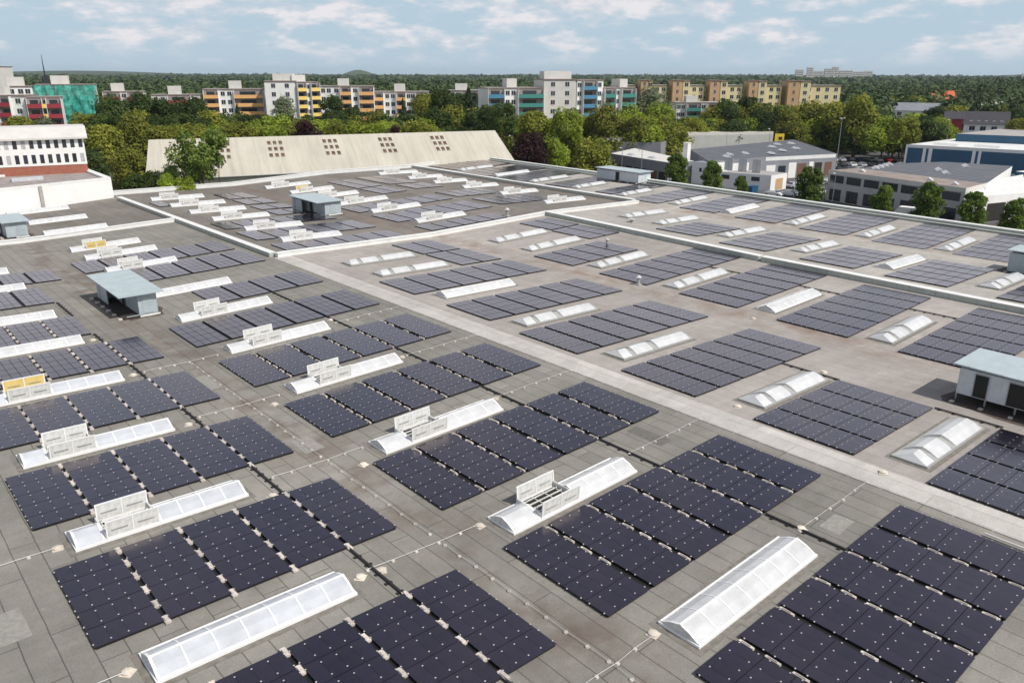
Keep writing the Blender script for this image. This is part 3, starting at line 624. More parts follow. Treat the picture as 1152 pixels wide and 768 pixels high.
def wire(x0, y0, x1, y1, label):
    p0 = Vector((x0*K, y0*K)); p1 = Vector((x1*K, y1*K)); L = (p1-p0).length; n = max(2, int(L/1.05))
    t = thing('lightning_conductor', label, 'lightning conductor', (p0.x, p0.y, zr(p0.x)), group='lightning conductor wires on the roof')
    b = MB(); pts = []
    for i in range(n+1):
        q = p0.lerp(p1, i/n); j = Vector((random.uniform(-.03, .03), random.uniform(-.03, .03)))
        q = q+j; pts.append((q.x-p0.x, q.y-p0.y, zr(q.x)-zr(p0.x)+.10))
        put('concrete_foot', FOOT, t, (q.x-p0.x, q.y-p0.y, zr(q.x)-zr(p0.x)))
    b.tube(pts, [.011]*len(pts), 4); put('wire', b.mesh('wire', ['wire']), t)
WI = [(20.2, 20.1, 27.4, 20.2, 'crossing the roof left of the nearest white skylight'), (41.9, 20.2, 50.3, 20.1, 'running from the nearest white skylight to the pale strip'),
 (19.3, 34.6, 27.4, 34.2, 'crossing from the bluish skylight to the first raised flaps'), (41.6, 34.0, 50.3, 34.0, 'running from the first raised flaps to the pale strip'),
 (20.0, 48.6, 27.3, 48.6, 'crossing between the second pair of open skylights'), (41.2, 48.8, 50.3, 48.8, 'second beyond the first raised flaps towards the pale strip'),
 (20.0, 62.4, 27.2, 62.6, 'crossing between the third pair of open skylights'), (41.2, 63.0, 50.3, 63.0, 'third beyond the first raised flaps towards the pale strip'),
 (20.0, 76.4, 27.2, 76.6, 'crossing left of the fourth open skylight'), (41.2, 77.5, 50.3, 77.6, 'fourth beyond the first raised flaps towards the pale strip'),
 (24.3, 17.5, 24.3, 33.9, 'lengthwise in the dirty valley, nearest the camera'), (24.3, 35.5, 24.25, 48.0, 'lengthwise in the dirty valley, second from the camera'), (24.25, 49.5, 24.35, 76.0, 'lengthwise in the dirty valley, farthest part'),
 (-2, 34.9, 6.2, 34.7, 'short run left of the bluish skylight'), (-3, 48.3, 6.3, 48.3, 'short run left of the first open skylight at the frame edge'), (1.8, 26, 1.8, 35, 'lengthwise at the lower left corner')]
for x0, y0, x1, y1, l in WI: wire(x0, y0, x1, y1, 'thin lightning wire '+l)
rp_ = random.Random(11)
for i, (x, y, w_, h_) in enumerate(((2.5, 42, 1.4, 2.2), (22.0, 28, 1.0, 3.0), (24.5, 52, 1.2, 2.0), (30, 25.5, 2.4, .9), (44, 19, 1.6, 1.0), (45, 35, 1.0, 2.6), (23.5, 70, 1.2, 3), (40, 69, 2.2, 1), (1.5, 28, 1.2, 1.8))):
    xx = x*K; b = MB(); pts = [(-w_/2, -h_/2), (w_/2, -h_/2+.05), (w_/2-.04, h_/2), (-w_/2+.05, h_/2-.03)]
    b.add([(p[0], p[1], zr(xx+p[0])-zr(xx)+.006) for p in pts], [(0, 1, 2, 3)])
    o = put('felt_patch', b.mesh('felt_patch', ['patch_a' if i % 2 else 'patch_b']), fact, (xx, y*K, zr(xx)))
# black cable outlets and a metal duct at the right
b = MB(); b.box(-.05, .05, 0, 2.2, .12, .17)
thing('cable_duct', 'bright metal cable duct leaving the nearest big array at the right frame edge', 'cable duct', (49.3*K, 12.3*K-2.2, zr(49.3*K)), (0, 0, 0), me=b.mesh('duct', ['clamp']))
# ------------------------------------------------------------------ ground, streets
def sheet(name, poly, z, mat):
    b = MB(); b.add([(x, y, z) for x, y in poly], [tuple(range(len(poly)))]); return structure(name, b.mesh(name, [mat]))
sheet('ground', [(-9000, -3000), (14000, -9000), (14000, 14000), (-6000, 14000)], 0.0, 'grass')
sheet('road', [(121.5, -40), (129, -40), (139, 220), (131, 220)], 0.008, 'asphalt')
sheet('yard', [(129.5, 20), (330, 20), (330, 128), (210, 152), (136.5, 205)], 0.004, 'asphalt')
sheet('yard_back', [(-60, 165), (60, 170), (130, 165), (140, 205), (20, 235), (-60, 235)], 0.004, 'asphalt')
b = MB()
b.prism([(129.2, -40), (131.4, -40), (141.2, 200), (139.0, 200)], 0.0, 0.12); structure('pavement', b.mesh('pavement', ['pavement']))
b = MB()
for i in range(40): b.box(-.06, .06, i*6, i*6+3, 0.012, 0.014, 0, Matrix.Translation((125, -40, 0)) @ Matrix.Rotation(-.037, 4, 'Z'))
structure('road_marking', b.mesh('road_marking', ['line']))
# ------------------------------------------------------------------ buildings
winm = {}
def win_mesh(w, h, mat='glass'):
    k = (round(w, 1), round(h, 1), mat)
    if k not in winm:
        b = MB(); b.box(-w/2, w/2, -.03, .0, -h/2, h/2, 0)
        b.box(-w/2-.07, w/2+.07, -.08, -.031, -h/2-.1, -h/2-.02, 1); b.box(-.03, .03, -.05, -.031, -h/2, h/2, 1)
        winm[k] = b.mesh('window', [mat, 'frame_white'])
    return winm[k]
balm = {}
def bal_mesh(w, col, fh):
    k = (round(w, 1), col, fh)
    if k not in balm:
        b = MB(); b.box(-w/2, w/2, -.02, 0.0, 0, fh-.25, 1)               # recess wall, its shade put into the darker colour
        b.box(-w/2, w/2, -1.25, -.021, -.15, 0, 2)                         # slab
        b.box(-w/2, w/2, -1.3, -1.22, -.18, 1.0, 0)                        # parapet
        b.box(-w/2-.08, -w/2, -1.3, 0, -.15, fh-.16, 2); b.box(w/2, w/2+.08, -1.3, 0, -.15, fh-.16, 2)
        b.box(-w*.3, w*.25, -.05, -.021, .1, 2.1, 3)
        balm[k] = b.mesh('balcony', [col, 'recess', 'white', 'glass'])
    return balm[k]
def facade(root, p0, p1, z0, z1, fh, bays, inset=1.2):
    """put windows (w), double windows (W), balconies (b + colour) on a wall from p0 to p1 seen from outside, left to right"""
    p0 = Vector(p0); p1 = Vector(p1); d = p1-p0; L = d.length; d.normalize(); ang = math.atan2(d.y, d.x)
    tot = sum(b_[1] for b_ in bays); x = 0
    nf = int((z1-z0)/fh+.05)
    for kind, wt in bays:
        w = L*wt/tot; q = p0+d*(x+w/2); x += w
        for i in range(nf):
            z = z1-.35-(i+1)*fh+.12
            if kind[0] in 'wWs':
                offs = {'w': [0], 'W': [-w*.22, w*.22], 's': [0]}[kind[0]]
                for o_ in offs:
                    c = q+d*o_; put('window', win_mesh(1.35 if kind[0] != 's' else .8, 1.35), root, (c.x, c.y, z+fh*.5), (0, 0, ang))
            elif kind[0] == 'b':
                put('balcony', bal_mesh(w*.96, kind[1:], fh), root, (q.x, q.y, z), (0, 0, ang))
def block(name, label, wings, cat='apartment block', group='apartment blocks behind the trees', capmat='roofcap'):
    """wings: (p0, p1, depth, ztop, wall material, bays, boxes)"""
    r = thing(name, label, cat, (wings[0][0][0], wings[0][0][1], 0), group=group)
    ox, oy = wings[0][0]
    for p0, p1, dep, zt, wm, bays, boxes in wings:
        p0 = Vector(p0)-Vector((ox, oy)); p1 = Vector(p1)-Vector((ox, oy)); d = (p1-p0).normalized(); nn = Vector((-d.y, d.x))
        if nn.dot(Vector((ox, oy))+p0) < 0: nn = -nn
        w = MB(); w.prism([p0, p1, p1+nn*dep, p0+nn*dep], 0, zt-.3); put('wall', w.mesh('wall', [wm]), r)
        c = MB(); e = .25; c.prism([p0-d*e-nn*e, p1+d*e-nn*e, p1+d*e+nn*(dep+e), p0-d*e+nn*(dep+e)], zt-.297, zt, 0, 1); put('roof', c.mesh('roof', [capmat, 'roofgrey']), r)
        q0, q1 = p0-nn*.004, p1-nn*.004
        facade(r, q0, q1, 6, zt, 2.8, bays)
        L = (p1-p0).length
        for f0, f1, hh, mm in boxes:
            bx = MB(); a = p0+d*L*f0+nn*dep*.3; c_ = p0+d*L*f1+nn*dep*.3; bx.prism([a, c_, c_+nn*dep*.45, a+nn*dep*.45], zt+.003, zt+hh); put('roof_box', bx.mesh('roof_box', [mm]), r)
    return r
def bl(c, n): return [('b'+c, n)]
block('apartment_block', 'white flats with orange balconies, leftmost of the orange blocks', [((107.6, 284.8), (125.2, 275.5), 9, 21.9, 'white', [('bbal_orange', 5), ('W', 5), ('bbal_orange', 10)], [(.42, .62, 2.6, 'offwhite')])])
block('apartment_block', 'tallest white tower with yellow balconies between the orange blocks', [((122.8, 268.7), (131.7, 263.5), 12, 24.6, 'white', [('W', 5)], [(.25, .95, 2.3, 'offwhite')]), ((131.9, 263.4), (140.1, 262.8), 11, 24.3, 'white', [('bbal_yellow', 4), ('w', 2), ('bbal_yellow', 4)], [(.0, .6, 2.2, 'offwhite')])])
block('apartment_block', 'white flats with orange balconies right of the tallest tower', [((140.3, 262.7), (156.0, 252.4), 10, 22.9, 'white', [('W', 3.4), ('w', 2), ('bbal_orange', 3), ('w', 2), ('bbal_orange', 4)], [(.33, .53, 2.4, 'offwhite')])])
block('apartment_block', 'lower white flats ending in yellow balconies right of the orange blocks', [((160.0, 258.8), (175.6, 247.0), 10, 20.8, 'white', [('bbal_orange', 3), ('W', 4), ('bbal_orange', 3), ('W', 3), ('bbal_yellow', 4)], [(.37, .56, 2.6, 'offwhite')])])
block('apartment_block', 'long white flats with teal, green and blue balconies, tall in the middle', [
    ((166.8, 202.2), (183.8, 194.3), 12, 22.8, 'white', [('bbal_blue', 5), ('W', 4), ('bbal_teal', 8)], [(.4, .58, 2.7, 'offwhite')]),
    ((184.0, 194.2), (193.5, 188.9), 14, 25.4, 'offwhite', [('W', 5)], [(.1, .95, 2.4, 'offwhite')]),
    ((193.7, 188.7), (203.3, 186.0), 12, 25.2, 'white', [('w', 1.3), ('bbal_blue', 4), ('w', 2)], []),
    ((203.5, 186.0), (215.3, 182.6), 12, 22.7, 'white', [('bbal_teal', 3), ('w', 1.5), ('bbal_teal', 4)], [(.7, .95, 2.6, 'offwhite')])])
yw = []
yp = [((244.2, 218.1), (250.6, 212.5)), ((254.4, 209.1), (260.0, 204.2)), ((265.3, 199.5), (271.0, 194.5)), ((276.5, 189.7), (282.4, 184.6)), ((288.0, 179.6), (294.0, 174.3)), ((300.9, 168.3), (311.5, 159.0))]
tw = [((250.8, 209.6), (252.9, 207.8), 254.2), ((260.2, 201.4), (263.1, 198.9), 265.2), ((271.2, 191.8), (274.1, 189.2), 276.3), ((282.7, 181.7), (285.3, 179.4), 287.8), ((294.2, 171.6), (297.6, 168.6), 300.7)]
for i, (a, c) in enumerate(yp):
    yw.append((a, c, 11, 22.9, 'yellow', [('w', 1)]*(4 if i == 5 else 3), [(.2, .7, 2.2, 'yellow')] if i == 0 else []))
for i, (a, c, xe_) in enumerate(tw):
    yw.append((a, c, 8, 24.9-.05*i, 'ochre', [('s', 1)], []))  # wall colour carries the shade of the tower's left face
    L_ = (xe_-c[0]); yw.append(((c[0]+.15, c[1]-.13), (c[0]+L_, c[1]-L_*.88), 7.5, 24.7-.05*i, 'yellow', [('w', 1)], []))
block('apartment_block', 'long pale yellow flats with stair towers shaded in ochre across the right background', yw)
block('apartment_block', 'small white and teal balcony flats in front of the yellow ones', [((251, 192), (263.9, 181), 10, 16.9, 'white', [('W', 2.5), ('bbal_teal', 4), ('w', 1.4), ('bbal_teal', 4)], [(.25, .5, 2.2, 'offwhite')])])
block('apartment_block', 'flats wrapped in green scaffold netting at the far left', [((59.2, 297.2), (75.5, 292.2), 8, 23.6, 'offwhite', [('w', 2), ('w', 2), ('w', 2), ('w', 2)], [(.25, .55, 2.6, 'offwhite')])])
block('apartment_block', 'white flats with dark red balconies in front of the green netting', [((40.2, 277.3), (50.3, 270.0), 8, 21.0, 'white', [('W', 3), ('bbal_red', 2), ('w', 2)], [(.1, .5, 2.4, 'offwhite')]), ((50.5, 268.6), (58.9, 266.0), 6, 20.6, 'white', [('bbal_red', 3), ('bbal_yellow', .8), ('bbal_red', 3)], [])])
block('apartment_block', 'white flat roofed block above the red balcony flats at the left edge', [((44.6, 296.1), (57.2, 292.8), 6, 23.2, 'white', [('W', 2), ('W', 2), ('W', 2)], [(.15, .35, 2.4, 'offwhite'), (.5, .85, 2.6, 'offwhite')])])
block('apartment_block', 'low flats with dark red balconies peeking over the grove at left', [((87.1, 329.3), (100.2, 324.2), 8, 20.6, 'offwhite', [('bbal_red', 3), ('w', 1), ('bbal_red', 3)], [(.2, .5, 2.8, 'offwhite')]), ((99.0, 313.0), (113.8, 306.2), 8, 19.6, 'offwhite', [('W', 2), ('bbal_red', 3), ('w', 1)], [(.35, .62, 2.9, 'offwhite')])])
block('apartment_block', 'pale sliver of flats with yellow balconies between the dark trees', [((196.5, 262), (206, 254.5), 12, 20.8, 'offwhite', [('W', 2), ('bbal_yellow', 3)], [(.2, .6, 2.4, 'offwhite')])])
block('tower_block', 'beige high rise cut by the left frame edge', [((62, 505), (81, 488.5), 14, 30.2, 'offwhite', [('w', 1)]*4, [])], 'tower block', None)
# green netting over the scaffolded flats
nm, nt, p = nodes('scaffold_net'); tcn = N(nt, 'ShaderNodeTexCoord')
nt.links.new(ramp(nt, noise(nt, tcn.outputs['Object'], .5, 5, .7), [(0.35, (0.006, 0.13, 0.10)), (0.5, (0.015, 0.30, 0.23)), (0.68, (0.12, 0.48, 0.40))]), p.inputs['Base Color']); p.inputs['Roughness'].default_value = .8
p.inputs['Alpha'].default_value = .88; M['net'] = nm
b = MB(); nx = 22; nz = 12; p0 = Vector((58.9, 296.6)); p1 = Vector((76.2, 291.0)); d = p1-p0
for i in range(nx):
    for j in range(nz):
        def q(i, j):
            w_ = .35*math.sin(i*1.9+j)+.25*math.sin(j*2.3+i*.7); v = p0+d*(i/nx); return (v.x-1.2-w_*.5, v.y-1.2-w_*.5, 5+18.3*j/nz)
        b.quad(q(i, j), q(i+1, j), q(i+1, j+1), q(i, j+1))
thing('scaffold_net', 'green scaffold netting hung over the flats at the far left', 'scaffold netting', me=b.mesh('net', ['net']))
b = MB()
for i in range(9):
    v = p0+d*(i/8); b.box(v.x-1.0, v.x-.9, v.y-1.0, v.y-.9, 0, 23.6)
for j in range(8):
    a = p0; c = p1; b.tube([(a.x-.95, a.y-.95, 3+j*2.75), (c.x-.95, c.y-.95, 3+j*2.75)], [.06, .06], 4)
thing('scaffold', 'steel scaffold poles behind the green netting at the far left', 'scaffold', me=b.mesh('scaffold', ['steel']))
# office at the left edge
r = thing('office_building', 'white two row window office with brick base at the left edge', 'office', (36.5, 154.3, 0))
a = Vector((-18, 3.8)); c = Vector((0, 0)); d = (c-a).normalized(); nn = Vector((-d.y, d.x)); L = (c-a).length
w = MB(); w.prism([a, c, c+nn*15, a+nn*15], 0, 12.0); put('brick_base', w.mesh('base', ['brick']), r)
w = MB(); w.prism([a-nn*.06, c-nn*.06+d*.06, c+nn*15+d*.06, a+nn*15], 12.003, 16.6); put('wall', w.mesh('wall', ['white']), r)
w = MB(); A_, C_ = a-nn*.6-d*.3, c-nn*.6+d*.7; B1_, B2_ = C_+nn*4, A_+nn*4
w.add([(A_.x, A_.y, 16.6), (C_.x, C_.y, 16.6), (B1_.x, B1_.y, 18.2), (B2_.x, B2_.y, 18.2), (A_.x, A_.y, 16.3), (C_.x, C_.y, 16.3), (B1_.x+nn.x*12, B1_.y+nn.y*12, 17.9), (B2_.x+nn.x*12, B2_.y+nn.y*12, 17.9), (B1_.x+nn.x*12, B1_.y+nn.y*12, 16.3), (B2_.x+nn.x*12, B2_.y+nn.y*12, 16.3)],
      [(0, 1, 2, 3), (4, 5, 1, 0), (3, 2, 6, 7), (5, 8, 6, 2, 1), (4, 0, 3, 7, 9), (8, 9, 7, 6), (9, 8, 5, 4)])
put('roof', w.mesh('roof', ['offwhite']), r)
OW = {}
for g_ in ('glass', 'glass_curtain'):
    b = MB(); b.box(-.31, .31, -.03, 0, -.72, .72); OW[g_] = b.mesh('window', [g_])
for row, z in ((0, 15.6), (1, 13.15)):
    for i in range(15):
        q = a+d*(.8+i*1.22)-nn*.064; put('window', OW['glass_curtain' if (i*7+row*3) % 11 in (2, 5) else 'glass'], r, (q.x, q.y, z), (0, 0, math.atan2(d.y, d.x)))
# hall with the huge cream roof
r = thing('hall_building', 'long hall with huge sloping cream roof and groups of nine brown roof windows', 'hall')
R0, R1, E0, E1 = Vector((55.3, 180.3, 13.6)), Vector((130.0, 154.7, 13.7)), Vector((49.4, 166.9, 6.9)), Vector((127.2, 143.8, 7.1))
X = (R1-R0).normalized(); Z = Vector((0, 0, 1)); Y = Z.cross(X).normalized()
mt = Matrix((( X.x, Y.x, 0, R0.x), (X.y, Y.y, 0, R0.y), (X.z, Y.z, 1, R0.z), (0, 0, 0, 1)))
inv = mt.inverted(); e0, e1, r1 = inv @ E0, inv @ E1, inv @ R1
w = MB(); w.add([e0, e1, (e0.x, e0.y, e0.z-.35), (e1.x, e1.y, e1.z-.35)], [(2, 3, 1, 0)])
def bil(u, t): return e0.lerp(e1, u).lerp(Vector((0, 0, 0)).lerp(r1, u), t)
for i_ in range(24):
    for j_ in range(6): w.quad(bil(i_/24, j_/6), bil((i_+1)/24, j_/6), bil((i_+1)/24, (j_+1)/6), bil(i_/24, (j_+1)/6))
w.add([(0, 0, 0), r1, (r1.x, 14, e1.z), (0, 14, e0.z)], [(0, 1, 2, 3)])
ro = put('roof', w.mesh('roof', ['hallroof']), r); ro.matrix_world = mt
w = MB(); w.add([(e0.x+.5, e0.y+.5, -13.6), (e1.x-.5, e1.y+.5, -13.6), (e1.x-.5, e1.y+.5, e1.z-.05), (e0.x+.5, e0.y+.5, e0.z-.05), (r1.x-.6, 0, -.4), (r1.x-.6, 13.5, -13.6), (.8, 0, -.4), (.8, 13.5, -13.6), (r1.x-.6, 13.5, e1.z-.2), (.8, 13.5, e0.z-.2)],
                [(0, 1, 2, 3), (1, 5, 8, 4, 2), (0, 3, 6, 9, 7), (5, 7, 9, 8)])
o = put('wall', w.mesh('wall', ['offwhite']), r); o.matrix_world = mt
gm = MB(); gm.box(e0.x, e1.x, -.25, 0, -.3, 0); 
w = MB(); w.tube([e0+Vector((0, -.15, -.1)), e1+Vector((0, -.15, -.1))], [.18, .18], 6); o = put('gutter', w.mesh('gutter', ['frame_grey']), r); o.matrix_world = mt
M['skybrown'] = simple('roof_window_brown', (0.12, 0.075, 0.05), .4, .3, 1, objrand=.5)
wb = MB(); wb.box(-.34, .34, -.72, .72, -.1, .10, 0); wb.box(-.40, .40, -.78, -.721, -.1, .13, 1); wb.box(-.40, .40, .721, .78, -.1, .13, 1); wbm = wb.mesh('window', ['skybrown', 'offwhite'])
def on_roof(u, t):
    lo = e0.lerp(e1, u); hi = Vector((0, 0, 0)).lerp(r1, u); return lo.lerp(hi, t)
for gi, u in enumerate((.185, .325, .478, .640, .800)):
    for i in (-1, 0, 1):
        for j in (0, 1, 2):
            p_ = on_roof(u+i*.0155, .47+j*.17); q_ = on_roof(u+i*.0155, .49+j*.17); v = (q_-p_)
            o = put('window', wbm, r); o.matrix_world = mt @ Matrix.Translation(p_) @ Matrix.Rotation(math.atan2(v.z, v.y), 4, 'X')
# ------------------------------------------------------------------ commercial buildings on the right
def flat(name, label, poly, z, wall, roof, cat, zt=None, rimh=.0, cap=None):
    ox, oy = poly[0]; pl_ = [(a-ox, b_-oy) for a, b_ in poly]
    r = thing(name, label, cat, (ox, oy, 0)); w = MB(); w.prism(pl_, 0, zt if zt else z, 0, 1); put('wall', w.mesh('wall', [wall, roof]), r)
    return r
def onwall(r, p0, p1, items, name='window'):
    """items: (f0,f1,z0,z1,mat) plates standing 3 cm proud of the wall from p0 to p1 (world)"""
    o = r.location; p0 = Vector(p0)-Vector((o.x, o.y)); p1 = Vector(p1)-Vector((o.x, o.y)); d = p1-p0; L = d.length; d.normalize(); ang = math.atan2(d.y, d.x)
    for f0, f1, z0, z1, mat, *nm_ in items:
        b = MB(); wd = (f1-f0)*L; b.box(-wd/2, wd/2, -.05, -.004, z0, z1)
        q = p0+d*L*(f0+f1)/2; put(nm_[0] if nm_ else name, b.mesh('plate', [mat]), r, (q.x, q.y, 0), (0, 0, ang))
def roofplates(r, pts, z, mat, name, w=1.6, l=4.0, ang=0, h=.5):
    b = MB(); b.add([(-l/2, -w/2, 0), (l/2, -w/2, 0), (l/2, w/2, 0), (-l/2, w/2, 0), (-l/2, 0, h), (l/2, 0, h)], [(0, 1, 5, 4), (1, 2, 5), (2, 3, 4, 5), (3, 0, 4)]); me = b.mesh(name, [mat])
    for x, y, *zz in pts: put(name, me, r, (x-r.location.x, y-r.location.y, zz[0] if zz else z), (0, 0, ang))
# sawtooth / ribbed grey hall
G = [(173.1, 120.9), (186, 117.5), (192, 116.8), (216.3, 109.0), (241.0, 136.7), (186.7, 137.2)]
r = flat('workshop_hall', 'wide grey ribbed roof workshop hall with small white roof lights', G, 6, 'greysheet', 'ribroof', 'workshop', zt=[5.9, 6.1, 6.1, 6.0, 7.0, 7.0])
onwall(r, (192, 116.8), (216.3, 109.0), [(.02, .98, 5.0, 5.95, 'parapet_white', 'fascia'), (.04, .16, .1, 3.8, 'white', 'wall_panel'), (.2, .3, .2, 3.5, 'glass', 'gate'), (.34, .44, 0.1, 4.2, 'white', 'wall_panel'), (.46, .58, .2, 3.9, 'rust', 'gate'), (.62, .68, .1, 4.2, 'white', 'wall_panel'), (.7, .8, .2, 3.9, 'dark_in', 'gate'), (.84, .94, .2, 3.9, 'rust', 'gate')])
onwall(r, (173.1, 120.9), (186, 117.5), [(.0, 1, 0.1, 5.0, 'white', 'wall_panel'), (.3, .38, 2.5, 3.5, 'glass'), (.5, .58, 2.5, 3.5, 'glass')])
roofplates(r, [(183, 122.5, 6.3), (188, 125, 6.35), (194, 124, 6.35), (199, 119, 6.4), (208, 121, 6.5), (214, 128, 6.7), (222, 131, 6.8), (217, 122, 6.5), (228, 130, 6.8)], 6.4, 'poly', 'roof_light', ang=.9, l=3.6)
r = flat('warehouse', 'long white windowless warehouse in front of the tree belt', [(220.8, 171.5), (255.4, 152.8), (262.0, 165.0), (228.0, 184.0)], 8, 'offwhite', 'hallroof', 'warehouse')
onwall(r, (220.8, 171.5), (255.4, 152.8), [(.0, 1, 0.1, 7.2, 'wall_factory', 'wall_panel'), (.12, .16, 3.4, 5.6, 'glass'), (.55, .555, .1, 7.3, 'greysheet', 'downpipe')])
r = flat('workshop_hall', 'low blue grey front hall with dark bays, behind the whitish plant hut', [(171.9, 153.5), (165.1, 127.7), (173, 125.5), (184, 148), (190, 160)], 5.6, 'greysheet', 'offwhite', 'workshop')
onwall(r, (171.9, 153.5), (165.1, 127.7), [(.02+.14*i, .13+.14*i, .1, 3.0, 'rust' if i % 2 else 'dark_in', 'gate') for i in range(7)])
roofplates(r, [(172, 146), (170, 137)], 5.62, 'poly_blue', 'roof_light', ang=1.3, l=2.5)
r = flat('curved_hall', 'low hall with dark grey rounded roof at the left of the industrial yard', [(187.5, 176.0), (200, 158), (214, 165), (212, 178), (200, 186)], 6.8, 'greysheet', 'ribroof', 'hall')
w = MB()
for i in range(8):
    a0, a1 = math.pi*i/8, math.pi*(i+1)/8
    w.quad((187.5-187.5, 2*0+1-4*math.cos(a0)-1, 6.81+1.2*math.sin(a0)), (24, -9-4*math.cos(a0), 6.81+1.2*math.sin(a0)), (24, -9-4*math.cos(a1), 6.81+1.2*math.sin(a1)), (0, -4*math.cos(a1), 6.81+1.2*math.sin(a1)))
put('curved_roof', w.mesh('curved_roof', ['greysheet']), r)
r = flat('white_house', 'white gable fronted building behind the first oval street tree', [(171.5, 124.9), (172.0, 119.5), (180, 118.5), (181, 124.2)], 5.6, 'white', 'greysheet', 'building')
onwall(r, (171.5, 124.9), (172.0, 119.5), [(.4, .52, 3.2, 4.2, 'glass'), (.7, .82, 3.2, 4.2, 'glass')])
ch = MB(); ch.box(-.7, .7, -.7, .7, 0, 9.5); ch.box(-.8, .8, -.8, .8, 9.503, 9.7)
thing('chimney', 'square white chimney by the first oval street tree', 'chimney', (177.0, 131.0, 0), me=ch.mesh('chimney', ['white']))
r = flat('garage_building', 'low white flat roofed garage beside the white parked cars', [(170.2, 116.5), (173.6, 103.2), (181.3, 103.5), (181, 112)], 3.9, 'white', 'roofgrey', 'garage')
onwall(r, (173.6, 103.2), (181.3, 103.5), [(.3, .75, .2, 2.9, 'ochre', 'garage_door')])
onwall(r, (170.2, 116.5), (173.6, 103.2), [(.45, .55, 2.3, 3.3, 'glass'), (.65, .8, 2.3, 3.3, 'glass'), (.1, .25, 2.3, 3.3, 'glass')])
# banners on poles
for i, (x, y) in enumerate(((173.6, 116.2), (174.0, 112.4), (174.6, 108.8))):
    b = MB(); b.tube([(0, 0, 0), (0, 0, 7.2)], [.08, .06], 6)
    t = thing('banner', 'tall white advertising banner, %s from the left behind the low garage' % ORD[i], 'banner', (x+1.2, y, 0), me=b.mesh('pole', ['steel']), group='white banners by the garage')
    c = MB(); c.box(-.03, .03, -1.2, 1.2, 3.9, 7.1); put('cloth', c.mesh('cloth', ['poly']), t)
# office right
O_ = [(171.8, 88.0), (162.9, 56.0), (174.0, 56.2), (181.0, 86.0)]
r = flat('office_building', 'grey and white two storey office with dark ribbon windows behind the street trees', O_, 6.6, 'wall_factory', 'pavement', 'office')
it = []
for i in range(7): it.append((.02+i*.14, .135+i*.14, 4.1, 5.7, 'glass')); it.append((.03+i*.14, .125+i*.14, .2, 2.7, 'glass'))
it += [(0, 1, 5.9, 6.75, 'offwhite', 'fascia'), (.84, .9, 2.95, 3.35, 'redwall', 'company_sign')]
onwall(r, O_[0], O_[1], it)
onwall(r, O_[1], O_[2], [(0, 1, 5.9, 6.75, 'offwhite', 'fascia'), (.1, .9, .1, 5.8, 'white', 'wall_panel')])
roofplates(r, [(175, 82), (171, 66), (168, 60)], 6.62, 'poly', 'roof_light', ang=.3, l=2.2)
cn = MB(); cn.box(-2.6, 2.6, -3, 3, 3.7, 4.2); 
for sx in (-2.3, 2.3):
    for sy in (-2.7, 2.7): cn.box(sx-.1, sx+.1, sy-.1, sy+.1, 0, 3.699)
thing('canopy', 'white flat canopy at the left end of the grey office', 'canopy', (171.8, 92.0, 0), (0, 0, .2), me=cn.mesh('canopy', ['parapet_white']))
r = flat('showroom_hall', 'dark grey low roofed showroom with white roof lights between office and blue hall', [(181.2, 86.4), (174.2, 56.6), (216, 65.0), (214, 79.5), (199, 86.5)], 6.3, 'white', 'ribroof', 'showroom')
roofplates(r, [(186, 84), (189.5, 84.5), (193, 85), (196.5, 85.5), (194, 73), (189, 69.5), (207, 72)], 6.32, 'poly', 'roof_light', ang=.5, l=4.5)
r = flat('annex', 'white pitched annex at the right frame edge by the grey office', [(163.2, 54.8), (181, 61.0), (206, 59.5), (179, 50.2)], 5.3, 'white', 'parapet_white', 'annex', zt=[5.2, 5.6, 5.6, 5.0])
onwall(r, (163.2, 54.8), (179, 50.2), [(.3, .62, .1, 3.6, 'dark_in', 'gate')])
# blue hall
r = flat('blue_hall', 'large blue clad hall with white pillars and parapets at the right edge', [(234.0, 98.0), (241.7, 45.0), (300, 45.0), (300, 98)], 8.2, 'bluewall', 'parapet_white', 'hall')
onwall(r, (234.0, 98.0), (241.7, 45.0), [(0, 1, 7.5, 8.35, 'parapet_white', 'fascia'), (.085, .10, 0.1, 7.49, 'white', 'pillar'), (.112, .13, .1, 7.49, 'white', 'pillar'), (.315, .33, .1, 7.49, 'white', 'pillar'), (.342, .355, .1, 7.49, 'white', 'pillar'), (.0, .01, .1, 7.49, 'white', 'pillar'), (.62, .65, .1, 7.49, 'white', 'pillar'), (0, 1, .1, 2.2, 'offwhite', 'plinth')])
up = MB(); up.prism([(257.3-234, 93.8-98), (266-234, 50-98), (298-234, 50-98), (298-234, 93-98)], 8.203, 10.4, 0, 1); put('upper_wall', up.mesh('upper', ['bluewall', 'roofgrey']), r)
roofplates(r, [(241, 90), (243, 80), (244, 66)], 8.22, 'poly_dull', 'roof_light', ang=1.4, l=7, w=2.4)
r = flat('blue_annex', 'low blue clad annex below the big blue hall at the right edge', [(217.5, 64.5), (213.0, 50.0), (226, 47.0), (231.0, 62.0)], 5.0, 'bluewall', 'parapet_white', 'annex')
tr = MB(); tr.box(-1.2, 1.2, -3.6, 2.4, .9, 3.4, 0); tr.box(-1.15, 1.15, 2.5, 4.2, .6, 2.7, 0); tr.box(-1.0, 1.0, 4.201, 4.26, 1.5, 2.4, 1); tr.box(-1, 1, -3.5, 4.1, .4, .89, 1)
tk = thing('truck', 'white box truck parked at the right frame edge under the annex', 'truck', (168.5, 46.8, 0), (0, 0, -1.3), me=tr.mesh('truck', ['white', 'dark_in']))
wh = MB(); wh.tube([(-.15, 0, 0), (.15, 0, 0)], [.48, .48], 12)
whm = wh.mesh('wheel', ['trayblack'])
for x in (-1.05, 1.05):
    for y in (-2.4, 3.2): put('wheel', whm, tk, (x, y, .48))
